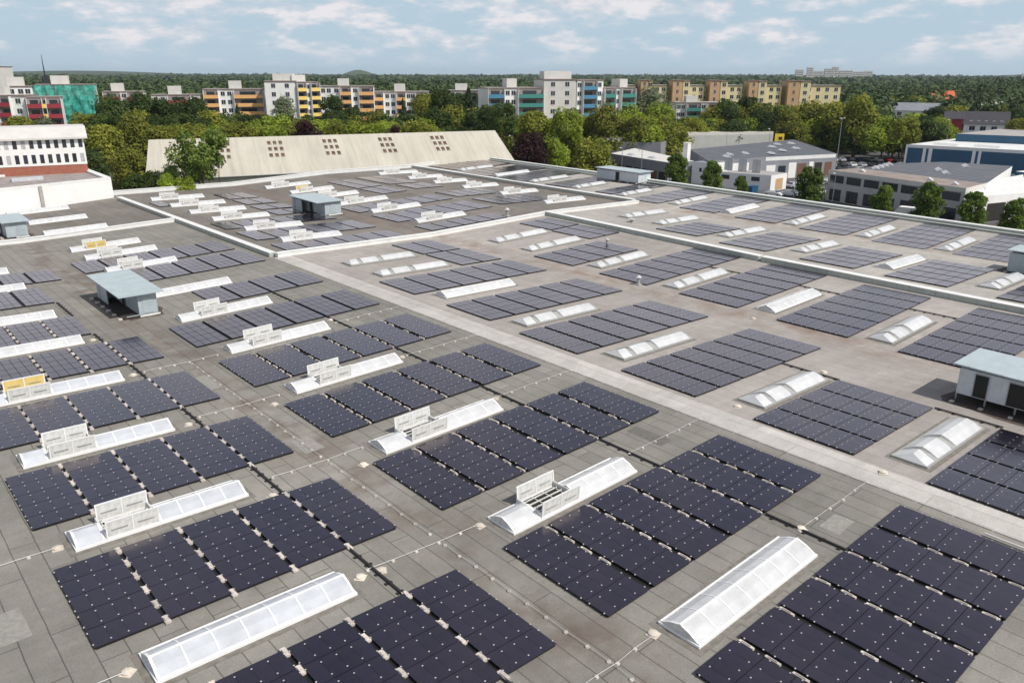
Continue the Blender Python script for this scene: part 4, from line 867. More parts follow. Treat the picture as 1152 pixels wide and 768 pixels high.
cb_ = MB(); cb_.box(-1.3, 1.3, -.9, .9, .1, 1.6); cb_.box(-1.35, 1.35, -.95, .95, 1.603, 1.75)
thing('container', 'dark blue waste container between the small street tree and the garage', 'container', (168.3, 104.9, 0), me=cb_.mesh('container', ['bluewall']))
# yellow sign board
b = MB(); b.tube([(0, -1.2, 0), (0, -1.2, 6)], [.1, .1], 6); b.tube([(0, 1.2, 0), (0, 1.2, 6)], [.1, .1], 6)
t = thing('billboard', 'small yellow square sign board above the grey workshop roof', 'sign', (243, 143, 0), (0, 0, .8), me=b.mesh('posts', ['steel']))
c = MB(); c.box(-.1, .1, -1.5, 1.5, 5.8, 8.4); c.box(-.13, -.101, -.9, .3, 6.4, 7.4, 1); put('board', c.mesh('board', ['signyellow', 'trayblack']), t)
# houses on the right
def gabled(label, p0, p1, dep, ze, zri, wall, end, roofm, wins, cat='house', dormers=0):
    p0 = Vector(p0); p1 = Vector(p1); d = (p1-p0); L = d.length; d.normalize(); ang = math.atan2(d.y, d.x)
    r = thing('gabled_house', label, cat, (p0.x, p0.y, 0), (0, 0, ang))
    w = MB(); w.box(0, L, 0, dep, 0, ze, 0); w.add([(0, 0, ze), (0, dep, ze), (0, dep/2, zri-.15), (L, 0, ze), (L, dep, ze), (L, dep/2, zri-.15)], [(0, 2, 1), (3, 4, 5)], 1); 
    w.box(-.1, -.01, 0, dep, 0, ze, 1); w.box(L+.01, L+.1, 0, dep, 0, ze, 1)
    put('wall', w.mesh('wall', [wall, end]), r)
    ro = MB(); e = .5
    ro.add([(-e, -e, ze-.2), (L+e, -e, ze-.2), (L+e, dep/2, zri), (-e, dep/2, zri), (L+e, dep+e, ze-.2), (-e, dep+e, ze-.2)], [(0, 1, 2, 3), (3, 2, 4, 5)]); put('roof', ro.mesh('roof', [roofm]), r)
    for f in wins: put('window', win_mesh(1.8, 1.5), r, (L*f, -.02, ze-1.6)); put('window', win_mesh(1.8, 1.5), r, (L*f, -.02, ze-4.4))
    for i in range(dormers):
        dd = MB(); x = L*(.15+.7*i/max(1, dormers-1)); dd.box(x-.5, x+.5, .8, 2.2, ze+.3, ze+1.2); put('dormer', dd.mesh('dormer', ['poly_dull']), r)
    return r
gabled('white fronted house with dark red ends and dark roof among the trees', (328.2, 117.6), (333.4, 104.4), 10, 9.6, 13.9, 'white', 'redwall', 'dark_tile', (.2, .45, .7), dormers=5)
gabled('dark red side wing left of the white fronted house', (325.6, 123.6), (328.0, 118.0), 9.5, 11.4, 13.8, 'redwall', 'redwall', 'dark_tile', ())
gabled('white gabled house with grey roof above the car park trees', (388, 172), (392, 153.5), 12, 11.2, 14.4, 'white', 'white', 'greysheet', (.2, .5, .8))
gabled('house with bright orange tiled roof in the dark wood', (497, 197), (503, 187.5), 14, 13.5, 18.0, 'offwhite', 'offwhite', 'orange_tile', ())
gabled('white house half hidden in the wood at the right edge', (436, 149.5), (439, 141.5), 10, 13.0, 15.6, 'white', 'white', 'offwhite', (.3, .7))
# distant high rises
for i, (x, y, w_, z) in enumerate(((2757, 1571, 26, 42), (2788, 1548, 20, 50), (2812, 1532, 40, 38), (2838, 1505, 24, 46), (2860, 1490, 20, 52), (2885, 1462, 45, 40), (2915, 1432, 50, 36), (2940, 1405, 25, 38))):
    r = thing('tower_block', 'pale distant high rise on the horizon, %s from the left in its cluster' % ORD[i], 'tower block', (x, y, 0), (0, 0, -.85), group='distant high rises')
    b = MB(); b.box(-w_/2, w_/2, -9, 9, 0, z, 0)
    put('wall', b.mesh('wall', ['offwhite']), r)
    for k in range(5):
        c = MB(); c.box(-w_/2+1, w_/2-1, -9.1, -9.02, z-6-k*6, z-4-k*6); put('window_band', c.mesh('band', ['glass']), r)
for i, (x, y, w_, z) in enumerate(((3350, 820, 60, 30), (3420, 700, 90, 27), (3300, 1000, 40, 30))):
    b = MB(); b.box(-w_/2, w_/2, -9, 9, 0, z, 0)
    thing('distant_building', 'pale distant building low on the horizon at the right, %s from the right' % ORD[[1, 0, 2][i]], 'building', (x, y, 0), (0, 0, -1.2), me=b.mesh('wall', ['white']), group='distant pale buildings at the right')
# mast
b = MB(); b.tube([(0, 0, 0), (0, 0, 25), (0, 0, 39.5)], [.9, .5, .15], 6); b.box(-2, 2, -2, 2, 16, 24)
thing('radio_mast', 'thin dark radio mast on the horizon at the far left', 'mast', (141.5, 674, 0), me=b.mesh('mast', ['trayblack']))
# ------------------------------------------------------------------ lamps
def lamp(x, y, h, label, heads=2):
    b = MB(); b.tube([(0, 0, 0), (0, 0, h*.5), (0, 0, h)], [.12, .1, .06], 8)
    t = thing('street_lamp', label, 'street lamp', (x, y, 0), me=b.mesh('pole', ['steel']), group='street lamps')
    for s in (-1, 1)[:heads]:
        c = MB(); c.tube([(0, 0, h-.1), (s*.9, 0, h+.05)], [.04, .04], 5); c.box(min(s*.6, s*1.3), max(s*.6, s*1.3), -.2, .2, h, h+.18, 1); put('lamp_head', c.mesh('lamp_head', ['steel', 'poly_dull']), t)
lamp(225.5, 113.5, 15.0, 'tall twin headed lamp between the car park and the olive trees')
lamp(262, 98, 14.0, 'slim tall lamp mast at the left end of the blue hall', 1)
lamp(232, 140, 10.5, 'lamp post behind the grey workshop roof left of the yellow sign', 1)
lamp(168.3, 84.5, 6.5, 'short lamp post beside the street tree by the parked white cars', 1)
lamp(150.0, 171.0, 10.5, 'lamp post near the left end of the low blue grey hall', 1)
lamp(164.8, 143.0, 8.2, 'lamp post in front of the low blue grey hall, left of its pair', 1)
lamp(163.4, 135.0, 8.2, 'lamp post in front of the low blue grey hall, right of its pair', 1)
lamp(215, 178, 12.0, 'white lamp post at the left end of the white warehouse', 1)
# ------------------------------------------------------------------ cars
def car_mesh(mat):
    prof = [(-2.1, .35), (-2.15, .75), (-1.95, .92), (-1.45, .98), (-.95, 1.40), (.35, 1.43), (1.05, .98), (1.95, .82), (2.15, .6), (2.1, .35)]
    b = MB(); n = len(prof)
    wd = lambda z: .86 if z < 1.0 else .68
    v = [(x, -wd(z), z) for x, z in prof]+[(x, wd(z), z) for x, z in prof]
    b.add(v, [tuple(range(n))[::-1], tuple(range(n, 2*n))]+[(i, (i+1) % n, n+(i+1) % n, n+i) for i in range(n)])
    return b.mesh('car_body', [mat])
def glass_mesh():
    b = MB()
    for s in (-1, 1):
        b.add([(-1.25, s*.80, 1.02), (.85, s*.80, 1.02), (.35, s*.70, 1.36), (-.9, s*.70, 1.36)], [(0, 1, 2, 3)])
    b.add([(1.08, -.72, 1.0), (1.08, .72, 1.0), (.40, .62, 1.42), (.40, -.62, 1.42)], [(0, 1, 2, 3)])
    b.add([(-1.47, -.72, 1.0), (-1.47, .72, 1.0), (-.99, .62, 1.39), (-.99, -.62, 1.39)], [(0, 1, 2, 3)])
    return b.mesh('windows', ['glass'])
CG = glass_mesh(); wb_ = MB(); wb_.tube([(0, -.1, 0), (0, .1, 0)], [.32, .32], 12); CW = wb_.mesh('wheel', ['trayblack'])
PC = {}
for nme, col in (('white', (.75, .75, .74)), ('silver', (.42, .43, .45)), ('black', (.015, .015, .018)), ('dark blue', (.015, .03, .07)), ('red', (.35, .02, .02)), ('grey', (.16, .17, .18))):
    PC[nme] = car_mesh(simple('car_paint_'+nme.replace(' ', '_'), col, .25, .03, 1, metal=.1, spec=.7))
def car(x, y, a, colr, label):
    t = thing('parked_car', label, 'car', (x, y, .01), (0, 0, a), 'cars parked in the yards at right', PC[colr])
    put('windows', CG, t)
    for i in (-1, 1):
        for j in (-1, 1): put('wheel', CW, t, (i*1.35, j*.80, .32))
cols = ['white', 'silver', 'black', 'dark blue', 'grey', 'white', 'red', 'silver', 'black']
rows_ = [('right of the low garage', 184.5, 101.0, 6, .35, 2.6, 0, 2.2, .55), ('beside the street tree by the garage', 178.0, 93.5, 3, 2.6, .6, 1.3, 1.0, .2),
         ('before the workshop gates', 196, 103.0, 7, 2.7, -1.1, 1.2, 1.8, .6), ('in front row of car park', 218, 103.5, 7, 2.1, -1.9, .9, 1, 0),
         ('in second row of car park', 226.5, 113.0, 5, 2.1, -2.0, .9, 1, 0), ('in third row of car park', 235, 122.5, 9, 2.1, -2.0, .9, 1, 0), ('in last row under the trees', 245, 134.5, 11, 2.1, -2.1, .9, 1, 0)]
ci = 0
for lab, x, y, n, dx, dy, a, _, _ in rows_:
    seen = {}
    for i in range(n):
        cc = cols[(ci*5+i*4+ci) % 9]; ci += 1
        seen[cc] = seen.get(cc, 0)+1
        car(x+i*dx+random.uniform(-.3, .3), y+i*dy+random.uniform(-.2, .2), a+random.uniform(-.05, .05), cc, '%s car %s, %s %s one' % (cc, lab, ORD[seen[cc]-1], cc))
car(167.6, 98.6, -1.45, 'white', 'white car parked at the roadside, nearer of the pair left of the street tree')
car(170.6, 96.2, -1.45, 'white', 'white car parked at the roadside, farther of the pair left of the street tree')
car(161.5, 68.3, 1.7, 'dark blue', 'dark blue car parked before the grey office, left of the white van')
car(160.5, 62.0, 1.7, 'black', 'black car parked before the grey office, right of the white van')
v_ = MB(); v_.box(-1.9, 1.6, -.95, .95, .45, 2.2, 0); v_.add([(1.603, -.95, .45), (1.603, .95, .45), (1.603, .95, 2.1), (1.603, -.95, 2.1), (2.5, -.9, .45), (2.5, .9, .45), (2.5, .9, 1.1), (2.5, -.9, 1.1)], [(4, 5, 6, 7), (7, 6, 2, 3), (0, 4, 7, 3), (5, 1, 2, 6)], 0)
vn = thing('parked_van', 'white van parked before the grey office between two dark cars', 'van', (161.6, 65.3, .01), (0, 0, 1.7), me=v_.mesh('van', ['white']))
w = MB(); w.box(-.6, .3, -.97, -.955, 1.4, 1.9); put('side_sign', w.mesh('side_sign', ['steel']), vn)
for i in (-1.3, 1.6):
    for j in (-.85, .85): put('wheel', CW, vn, (i, j, .34))
# ------------------------------------------------------------------ trees
def crown_mesh(kind, seed, n, dense=1.0, q=0.06):
    """unit crown: radius 1 in x,y, z from 0 to 1 (scaled per tree); leaf sprays through lumpy sub-crowns"""
    rnd = random.Random(seed); b = MB()
    blobs = []
    if kind == 'k':
        for i in range(26):
            t = i/26; r = .95*(1-t)**.85+.06; a = rnd.uniform(0, 6.28); blobs.append((r*.45*math.cos(a), r*.45*math.sin(a), .06+t*.88, r*.62, .10))
    else:
        nb = {'w': 24, 'l': 40}.get(kind, 24)
        for i in range(nb):
            a = rnd.uniform(0, 6.28); t = rnd.random()
            if kind == 'l': z = .10+.84*t; rr = ((1.02-z)**.42*(.3+z)**.35)*.80*rnd.uniform(.4, 1.08); s = rnd.uniform(.2, .34)*(1.15-.4*z); sz = s*.36
            elif kind == 'w': z = .25+.68*t; rr = .78*(1-abs(z-.62)*1.1)*rnd.uniform(.4, 1.05); s = rnd.uniform(.2, .36); sz = s*.45
            elif kind == 's': z = .2+.72*t; rr = .6*math.sin(math.pi*(.25+.7*z))*rnd.uniform(.5, 1.1); s = rnd.uniform(.22, .4); sz = s*.45
            else: z = .16+.70*t; rr = .68*math.sin(math.pi*min(.97, z*.75+.22))*rnd.uniform(.6, 1.08); s = rnd.uniform(.28, .46); sz = s*.42
            blobs.append((rr*math.cos(a), rr*math.sin(a), z, s, sz))
    for i in range(n):
        bx, by, bz, s, sz = blobs[rnd.randrange(len(blobs))]
        while True:
            dx, dy, dz = rnd.uniform(-1, 1), rnd.uniform(-1, 1), rnd.uniform(-1, 1); l = math.sqrt(dx*dx+dy*dy+dz*dz)
            if .001 < l <= 1: break
        k = (l**.35)/l*(1+.14*rnd.gauss(0, 1)); px, py, pz = bx+dx*k*s, by+dy*k*s, bz+dz*k*sz
        u = Vector((rnd.gauss(0, 1), rnd.gauss(0, 1), rnd.gauss(0, .6))).normalized(); nrm = (Vector((dx, dy, dz*1.2+.5)).normalized()+Vector((rnd.gauss(0, .5), rnd.gauss(0, .5), rnd.gauss(0, .5)))).normalized()
        u = (u-nrm*u.dot(nrm)).normalized(); w_ = nrm.cross(u); sc = q*rnd.uniform(.6, 1.4); hz = .5
        p_ = Vector((px, py, pz))
        vs = []
        for aa, bb in ((-1, -.4), (.1, -.75), (1, .1), (.2, .7), (-.7, .5)):
            t = u*aa*sc+w_*bb*sc; vs.append((p_.x+t.x, p_.y+t.y, p_.z+t.z*hz))
        b.add(vs, [(0, 1, 2, 3, 4)])
    return b
def trunk_mesh(kind, seed):
    rnd = random.Random(seed); b = MB()
    b.tube([(0, 0, 0), (.02, .01, .2), (.0, .03, .45), (.02, 0, .8)], [.055, .042, .03, .01], 7)
    for i in range(7 if kind != 'k' else 0):
        a = i*.9+rnd.uniform(0, .5); z = .2+.07*i; l = rnd.uniform(.4, .62)*(1-.05*i)
        b.tube([(0.01, .01, z), (math.cos(a)*l*.5, math.sin(a)*l*.5, z+.11), (math.cos(a)*l, math.sin(a)*l, z+.26)], [.022, .014, .004], 5)
    return b.mesh('trunk', ['bark'])
CR = {}; TM = {}
for k in LEAF:
    if k == 'forest': continue
    for s in range(3 if k in 'god' else 2):
        n = {'w': 6500, 'l': 7000, 'k': 3000, 's': 3600}.get(k, 6500); q = {'w': .045, 'l': .048, 'k': .065, 's': .045}.get(k, .05)
        bb = crown_mesh(k, 100+s*7+ord(k), n, q=q); me = bb.mesh('crown', [LEAF[k]]); CR.setdefault(k, []).append(me)
    TM[k] = trunk_mesh(k, ord(k))
def tree(x, y, h, r, k, label, group, i):
    t = thing('pine_tree' if k == 'k' else 'shrub' if h < 5 else 'tree', label, 'tree', (x, y, 0), group=group or None)
    if not group and 'group' in t: del t['group']
    a = random.uniform(0, 6.28); me = CR[k][i % len(CR[k])]
    put('trunk', TM[k], t, (0, 0, 0), (0, 0, a), (r, r, h))
    lo = {'l': .16, 'k': .05, 'w': .12}.get(k, .12); ch = min(h*(1-lo), r*(4.2 if k == 'k' else 2.7))
    if k in 'god' and group: ch = min(h*(1-lo), r*2.2)
    f = 1.0 if k == 'k' else 1.5 if k == 'l' else 1.22
    if k == 'l': ch = h*.86
    put('crown', me, t, (0, 0, h-ch), (0, 0, a), (r*f, r*f*random.uniform(.88, 1.12), ch))
TREES = [
(51.6, 200.9, 16.5, 4.6, 'o', 'broad olive green tree standing right behind the white rooftop block', ''),
(61.6, 212.1, 17.8, 5.9, 'o', 'tall olive green tree in front of the dark trees, left of the cream hall', ''),
(45.1, 186.6, 12.3, 2.7, 'd', 'dark bushy tree low behind the right end of the white office', ''),
(47.7, 171.0, 13.2, 3.1, 'o', 'mid green tree tucked behind the corner of the white rooftop block', ''),
(45.7, 159.5, 9.2, 2.7, 'd', 'dark green bushy tree just behind the white roof corner', ''),
(48.9, 159.3, 9.8, 2.2, 'd', 'small dark tree left of the loose tree in front of the cream hall', ''),
(67.4, 246.8, 21.0, 5.2, 'd', 'dark tree beside the green netted scaffolding', ''),
(78.5, 263.7, 21.7, 5.1, 'd', 'dark spreading tree behind the olive pair, second from the netting', ''),
(80.1, 249.0, 20.7, 4.9, 'd', 'dark tree in front of the flats with dark red balconies', ''),
(83.7, 239.2, 19.9, 5.3, 'd', 'dark rounded tree left of the first orange balcony block', ''),
(91.1, 246.0, 20.6, 3.3, 'd', 'slim dark tree touching the first orange balcony block', ''),
(54.5, 149.1, 17.7, 4.5, 'w', 'loose airy tree with open crown in front of the cream hall roof', ''),
(49.2, 151.0, 11.3, 1.7, 'd', 'low dark shrubby tree at the foot of the airy tree', ''),
(47.6, 148.5, 9.9, 1.6, 'g', 'low bright bush against the left end of the back parapet', ''),
(49.9, 146.4, 9.6, 1.9, 'g', 'bright green low bush next to the airy tree foot', ''),
(57.4, 149.2, 16.5, 1.0, 'd', 'thin dark sapling right of the airy tree', ''),
(106.6, 255.0, 17.7, 2.1, 'k', 'dark slim tree in front of the first orange balcony block', ''),
(114.7, 238.6, 20.6, 4.3, 's', 'pale silvery birch in front of the tall white and yellow tower', ''),
(95.6, 186.2, 16.0, 4.1, 'c', 'dark purple copper beech below the yellow balconies', ''),
(123.4, 224.3, 21.0, 3.4, 'd', 'dark rounded tree between the yellow tower and the orange block', ''),
(130.5, 224.7, 17.8, 3.5, 'd', 'dark tree low in front of the third orange block', ''),
(148.2, 222.5, 19.6, 1.8, 'k', 'pointed dark conifer in front of the low yellow ended block', ''),
(109.8, 169.7, 15.0, 2.5, 'c', 'small reddish dark tree at the ridge of the cream hall', ''),
(154.4, 210.5, 23.0, 3.8, 'd', 'tall dark tree right of the low yellow ended block', ''),
(154.8, 203.4, 19.4, 3.5, 'd', 'dark green tree in the gap before the teal balcony flats', ''),
(162.3, 206.1, 23.2, 2.7, 'k', 'tall dark narrow tree left of the teal balcony flats', ''),
(140.3, 162.9, 20.4, 3.2, 'd', 'dark green tree in front of the left end of the teal balcony flats', ''),
(149.3, 161.6, 18.2, 4.5, 'o', 'olive tree under the green balconies of the teal flats', ''),
(137.3, 149.6, 13.3, 4.6, 'c', 'large dark purple copper beech by the right end of the cream hall', ''),
(153.0, 151.8, 18.9, 4.6, 'g', 'bright green tree in front of the white stair face of the teal flats', ''),
(144.0, 146.4, 11.5, 3.0, 'g', 'bright green small tree between copper beech and grey low hall', ''),
(144.8, 135.0, 12.3, 4.2, 'o', 'drooping willow like tree in front of the curved grey hall', ''),
(189.7, 172.8, 17.9, 5.5, 'o', 'olive tree right of the bright green one, before blue balconies', ''),
(211.8, 180.1, 17.2, 6.2, 'g', 'light green tree in the row behind the curved grey hall', ''),
(236.3, 191.7, 22.8, 8.1, 's', 'large silvery green tree in front of the yellow flats', ''),
(231.1, 183.1, 17.6, 6.6, 'g', 'green tree in front of the silvery one', ''),
(239.1, 176.0, 13.1, 5.9, 'o', 'olive tree below the small teal balcony block', ''),
(257.7, 173.0, 18.8, 5.4, 'd', 'dark tree right of the small teal balcony block', ''),
(266.9, 171.6, 20.0, 6.2, 'd', 'dark round tree in front of the middle of the yellow flats', ''),
(258.3, 159.1, 15.5, 5.6, 'd', 'dark green tree behind the grey sawtooth roof', ''),
(264.2, 154.0, 16.1, 5.6, 'o', 'olive tree behind the yellow advertising panel', ''),
(275.8, 150.4, 17.5, 6.7, 'o', 'olive tree in front of the right end of the yellow flats', ''),
(273.3, 139.3, 18.7, 6.8, 'o', 'large olive tree at the right end of the yellow flats', ''),
(264.3, 127.3, 20.8, 6.7, 'o', 'tall olive tree at the top of the car park', ''),
(265.8, 128.6, 14.0, 5.5, 'd', 'shaded green tree behind the tall car park lamp', ''),
(263.2, 117.6, 13.7, 5.9, 'g', 'bright yellow green tree at the right side of the car park', ''),
(283.8, 116.9, 14.5, 5.0, 'g', 'green tree left of the slim mast by the blue hall', ''),
(294.1, 114.4, 13.1, 4.1, 'g', 'green tree in front of the white gabled house', ''),
(294.9, 89.8, 14.3, 4.1, 'o', 'olive tree at the right frame edge by the blue hall', ''),
(153.0, 115.9, 9.8, 2.6, 'l', 'dense oval tree left of the white gable, first behind the roof edge', ''),
(149.2, 103.3, 9.0, 2.2, 'l', 'pointed street tree left of the white banners', ''),
(148.9, 95.5, 6.8, 1.3, 'l', 'small street tree beside the blue container', ''),
(150.6, 80.7, 9.4, 2.5, 'l', 'street tree standing next to the white parked cars', ''),
(151.7, 66.4, 7.6, 2.0, 'l', 'street tree before the left half of the grey office', ''),
(154.0, 59.1, 8.3, 2.5, 'l', 'round street tree before the middle of the grey office', ''),
(152.8, 50.9, 8.0, 2.2, 'l', 'round street tree before the right end of the grey office', ''),
(151.8, 43.7, 7.2, 2.0, 'l', 'street tree cut by the right edge of the frame', ''),
(47.1, 264.7, 16.1, 4.2, 'o', 'olive tree in front of the red balcony flats', ''),
(53.4, 265.8, 15.4, 3.7, 's', 'pale tree before the red balcony flats', ''),
(56.0, 236.9, 16.9, 2.9, 'o', 'olive tree between the white office and the green netting', ''),
(28.7, 161.0, 13.2, 1.3, 'o', 'small bush like tree before the brick base of the white office', ''),
(85.8, 227.8, 13.5, 5.0, 'o', 'bright leafy tree in the belt along the cream hall ridge', 'belt'),
(85.6, 220.0, 13.8, 4.6, 'g', 'bright leafy tree in the belt along the cream hall ridge', 'belt'),
(91.8, 228.4, 14.3, 4.3, 'g', 'bright leafy tree in the belt along the cream hall ridge', 'belt'),
(84.4, 205.1, 15.3, 4.3, 'o', 'bright leafy tree in the belt along the cream hall ridge', 'belt'),
(95.5, 225.8, 13.3, 3.7, 'g', 'bright leafy tree in the belt along the cream hall ridge', 'belt'),
(93.9, 216.0, 14.7, 3.3, 'g', 'bright leafy tree in the belt along the cream hall ridge', 'belt'),
(91.1, 203.4, 14.1, 4.6, 'o', 'bright leafy tree in the belt along the cream hall ridge', 'belt'),
(93.0, 201.2, 14.3, 4.2, 'g', 'bright leafy tree in the belt along the cream hall ridge', 'belt'),
(102.1, 211.5, 13.4, 4.9, 'o', 'bright leafy tree in the belt along the cream hall ridge', 'belt'),
(99.2, 203.8, 13.9, 3.7, 'o', 'bright leafy tree in the belt along the cream hall ridge', 'belt'),
(104.2, 206.5, 14.9, 4.5, 'o', 'bright leafy tree in the belt along the cream hall ridge', 'belt'),
(102.5, 198.7, 14.9, 4.4, 'g', 'bright leafy tree in the belt along the cream hall ridge', 'belt'),
(109.9, 205.2, 14.7, 5.1, 'g', 'bright leafy tree in the belt along the cream hall ridge', 'belt'),
(107.8, 194.1, 14.7, 4.1, 'o', 'bright leafy tree in the belt along the cream hall ridge', 'belt'),
(112.0, 198.7, 14.9, 3.4, 'g', 'bright leafy tree in the belt along the cream hall ridge', 'belt'),
(119.8, 205.8, 14.2, 3.9, 'o', 'bright leafy tree in the belt along the cream hall ridge', 'belt'),
(112.7, 189.7, 14.6, 4.5, 'g', 'bright leafy tree in the belt along the cream hall ridge', 'belt'),
(121.4, 197.9, 14.1, 3.9, 'o', 'bright leafy tree in the belt along the cream hall ridge', 'belt'),
(113.6, 179.1, 15.3, 4.1, 'g', 'bright leafy tree in the belt along the cream hall ridge', 'belt'),
(127.3, 198.1, 13.7, 4.0, 'o', 'bright leafy tree in the belt along the cream hall ridge', 'belt'),
(127.4, 193.3, 13.7, 4.7, 'o', 'bright leafy tree in the belt along the cream hall ridge', 'belt'),
(120.5, 175.7, 15.5, 4.8, 'o', 'bright leafy tree in the belt along the cream hall ridge', 'belt'),
(120.2, 171.1, 14.8, 3.6, 'o', 'bright leafy tree in the belt along the cream hall ridge', 'belt'),
(127.8, 179.0, 15.2, 4.8, 'g', 'bright leafy tree in the belt along the cream hall ridge', 'belt'),
(95.8, 245.0, 15.9, 5.6, 'd', 'leafy tree at the foot of the orange and yellow flats', 'belt'),
(102.4, 247.9, 14.7, 3.9, 'o', 'leafy tree at the foot of the orange and yellow flats', 'belt'),
(99.3, 233.9, 15.8, 3.8, 'd', 'leafy tree at the foot of the orange and yellow flats', 'belt'),
(112.9, 248.8, 14.8, 4.9, 'd', 'leafy tree at the foot of the orange and yellow flats', 'belt'),
(108.2, 232.3, 15.5, 5.4, 'g', 'leafy tree at the foot of the orange and yellow flats', 'belt'),
(119.1, 243.7, 14.0, 5.1, 'o', 'leafy tree at the foot of the orange and yellow flats', 'belt'),
(116.0, 222.8, 15.6, 4.6, 'd', 'leafy tree at the foot of the orange and yellow flats', 'belt'),
(121.5, 223.2, 15.0, 5.2, 'd', 'leafy tree at the foot of the orange and yellow flats', 'belt'),
(120.8, 214.3, 16.1, 4.6, 'd', 'leafy tree at the foot of the orange and yellow flats', 'belt'),
(128.5, 220.8, 14.9, 5.1, 'o', 'leafy tree at the foot of the orange and yellow flats', 'belt'),
(132.4, 213.0, 16.0, 5.3, 'o', 'leafy tree at the foot of the orange and yellow flats', 'belt'),
(133.8, 209.3, 15.3, 4.5, 'd', 'leafy tree at the foot of the orange and yellow flats', 'belt'),
(144.4, 215.9, 15.3, 5.1, 'd', 'leafy tree at the foot of the orange and yellow flats', 'belt'),
(144.0, 204.9, 14.8, 4.0, 'd', 'leafy tree at the foot of the orange and yellow flats', 'belt'),
(140.3, 194.2, 17.7, 3.8, 'd', 'tree in the dark clump left of the teal flats', 'belt'),
(141.5, 193.0, 16.9, 4.0, 'd', 'tree in the dark clump left of the teal flats', 'belt'),
(152.0, 201.9, 17.4, 5.3, 'o', 'tree in the dark clump left of the teal flats', 'belt'),
(158.1, 206.7, 16.9, 5.0, 'o', 'tree in the dark clump left of the teal flats', 'belt'),
(160.9, 207.2, 17.0, 5.1, 'o', 'tree in the dark clump left of the teal flats', 'belt'),
(145.3, 182.6, 17.4, 4.6, 'd', 'tree in the dark clump left of the teal flats', 'belt'),
(165.1, 202.7, 17.1, 5.7, 'd', 'tree in the dark clump left of the teal flats', 'belt'),
(147.1, 179.2, 18.2, 3.5, 'd', 'tree in the dark clump left of the teal flats', 'belt'),
(160.2, 191.4, 17.7, 4.1, 'o', 'tree in the dark clump left of the teal flats', 'belt'),
(174.0, 246.5, 20.7, 5.1, 'o', 'tall tree far behind the dark clump left of the teal flats', 'belt'),
(192.5, 266.8, 19.8, 7.3, 'k', 'tall tree far behind the dark clump left of the teal flats', 'belt'),
(190.2, 261.3, 20.4, 6.2, 'k', 'tall tree far behind the dark clump left of the teal flats', 'belt'),
(191.2, 253.6, 19.6, 6.3, 'k', 'tall tree far behind the dark clump left of the teal flats', 'belt'),
(186.7, 243.6, 20.6, 5.7, 'd', 'tall tree far behind the dark clump left of the teal flats', 'belt'),
(201.4, 254.8, 20.3, 7.1, 'd', 'tall tree far behind the dark clump left of the teal flats', 'belt'),
(195.7, 244.7, 19.5, 5.9, 'k', 'tall tree far behind the dark clump left of the teal flats', 'belt'),
(213.1, 259.5, 20.0, 6.1, 'd', 'tall tree far behind the dark clump left of the teal flats', 'belt'),
(205.0, 244.8, 19.7, 5.7, 'd', 'tall tree far behind the dark clump left of the teal flats', 'belt'),
(186.4, 182.8, 13.1, 4.9, 'o', 'leafy tree in the line touching the curved grey hall', 'belt'),
(191.9, 186.2, 13.9, 5.9, 'g', 'leafy tree in the line touching the curved grey hall', 'belt'),
(189.2, 178.6, 13.8, 4.7, 'o', 'leafy tree in the line touching the curved grey hall', 'belt'),
(190.6, 177.6, 14.1, 4.8, 'o', 'leafy tree in the line touching the curved grey hall', 'belt'),
(198.3, 180.4, 13.1, 4.4, 'o', 'leafy tree in the line touching the curved grey hall', 'belt'),
(199.8, 176.6, 14.0, 4.9, 'o', 'leafy tree in the line touching the curved grey hall', 'belt'),
(202.2, 176.1, 13.0, 5.8, 'g', 'leafy tree in the line touching the curved grey hall', 'belt'),
(200.7, 170.7, 13.8, 4.5, 'o', 'leafy tree in the line touching the curved grey hall', 'belt'),
(200.7, 167.4, 14.3, 5.2, 'o', 'leafy tree in the line touching the curved grey hall', 'belt'),
(201.6, 166.4, 13.9, 5.2, 'g', 'leafy tree in the line touching the curved grey hall', 'belt'),
(208.5, 166.8, 14.6, 5.5, 'o', 'leafy tree in the line touching the curved grey hall', 'belt'),
(211.2, 166.2, 13.0, 5.2, 'o', 'leafy tree in the line touching the curved grey hall', 'belt'),
(212.9, 164.6, 13.4, 5.8, 'o', 'leafy tree in the line touching the curved grey hall', 'belt'),
(152.3, 177.6, 14.7, 4.7, 'o', 'leafy tree in the belt behind the curved grey hall', 'belt'),
(165.0, 189.8, 14.3, 4.3, 'g', 'leafy tree in the belt behind the curved grey hall', 'belt'),
(164.5, 186.3, 14.5, 4.3, 'g', 'leafy tree in the belt behind the curved grey hall', 'belt'),
(165.8, 184.8, 15.2, 5.1, 'o', 'leafy tree in the belt behind the curved grey hall', 'belt'),
(173.0, 188.5, 13.8, 3.8, 'o', 'leafy tree in the belt behind the curved grey hall', 'belt'),
(159.3, 171.6, 15.3, 4.3, 'g', 'leafy tree in the belt behind the curved grey hall', 'belt'),
(164.4, 173.2, 14.7, 5.3, 'o', 'leafy tree in the belt behind the curved grey hall', 'belt'),
(182.1, 188.5, 13.5, 4.8, 'g', 'leafy tree in the belt behind the curved grey hall', 'belt'),
(171.2, 174.9, 15.2, 4.8, 'g', 'leafy tree in the belt behind the curved grey hall', 'belt'),
(177.9, 178.9, 13.9, 4.3, 'o', 'leafy tree in the belt behind the curved grey hall', 'belt'),
(181.3, 179.2, 13.6, 4.0, 'o', 'leafy tree in the belt behind the curved grey hall', 'belt'),
(233.9, 186.3, 11.6, 5.2, 'd', 'leafy tree in the belt behind the grey sawtooth roof', 'belt'),
(229.2, 177.4, 12.5, 5.5, 'd', 'leafy tree in the belt behind the grey sawtooth roof', 'belt'),
(237.1, 180.4, 11.5, 4.9, 'g', 'leafy tree in the belt behind the grey sawtooth roof', 'belt'),
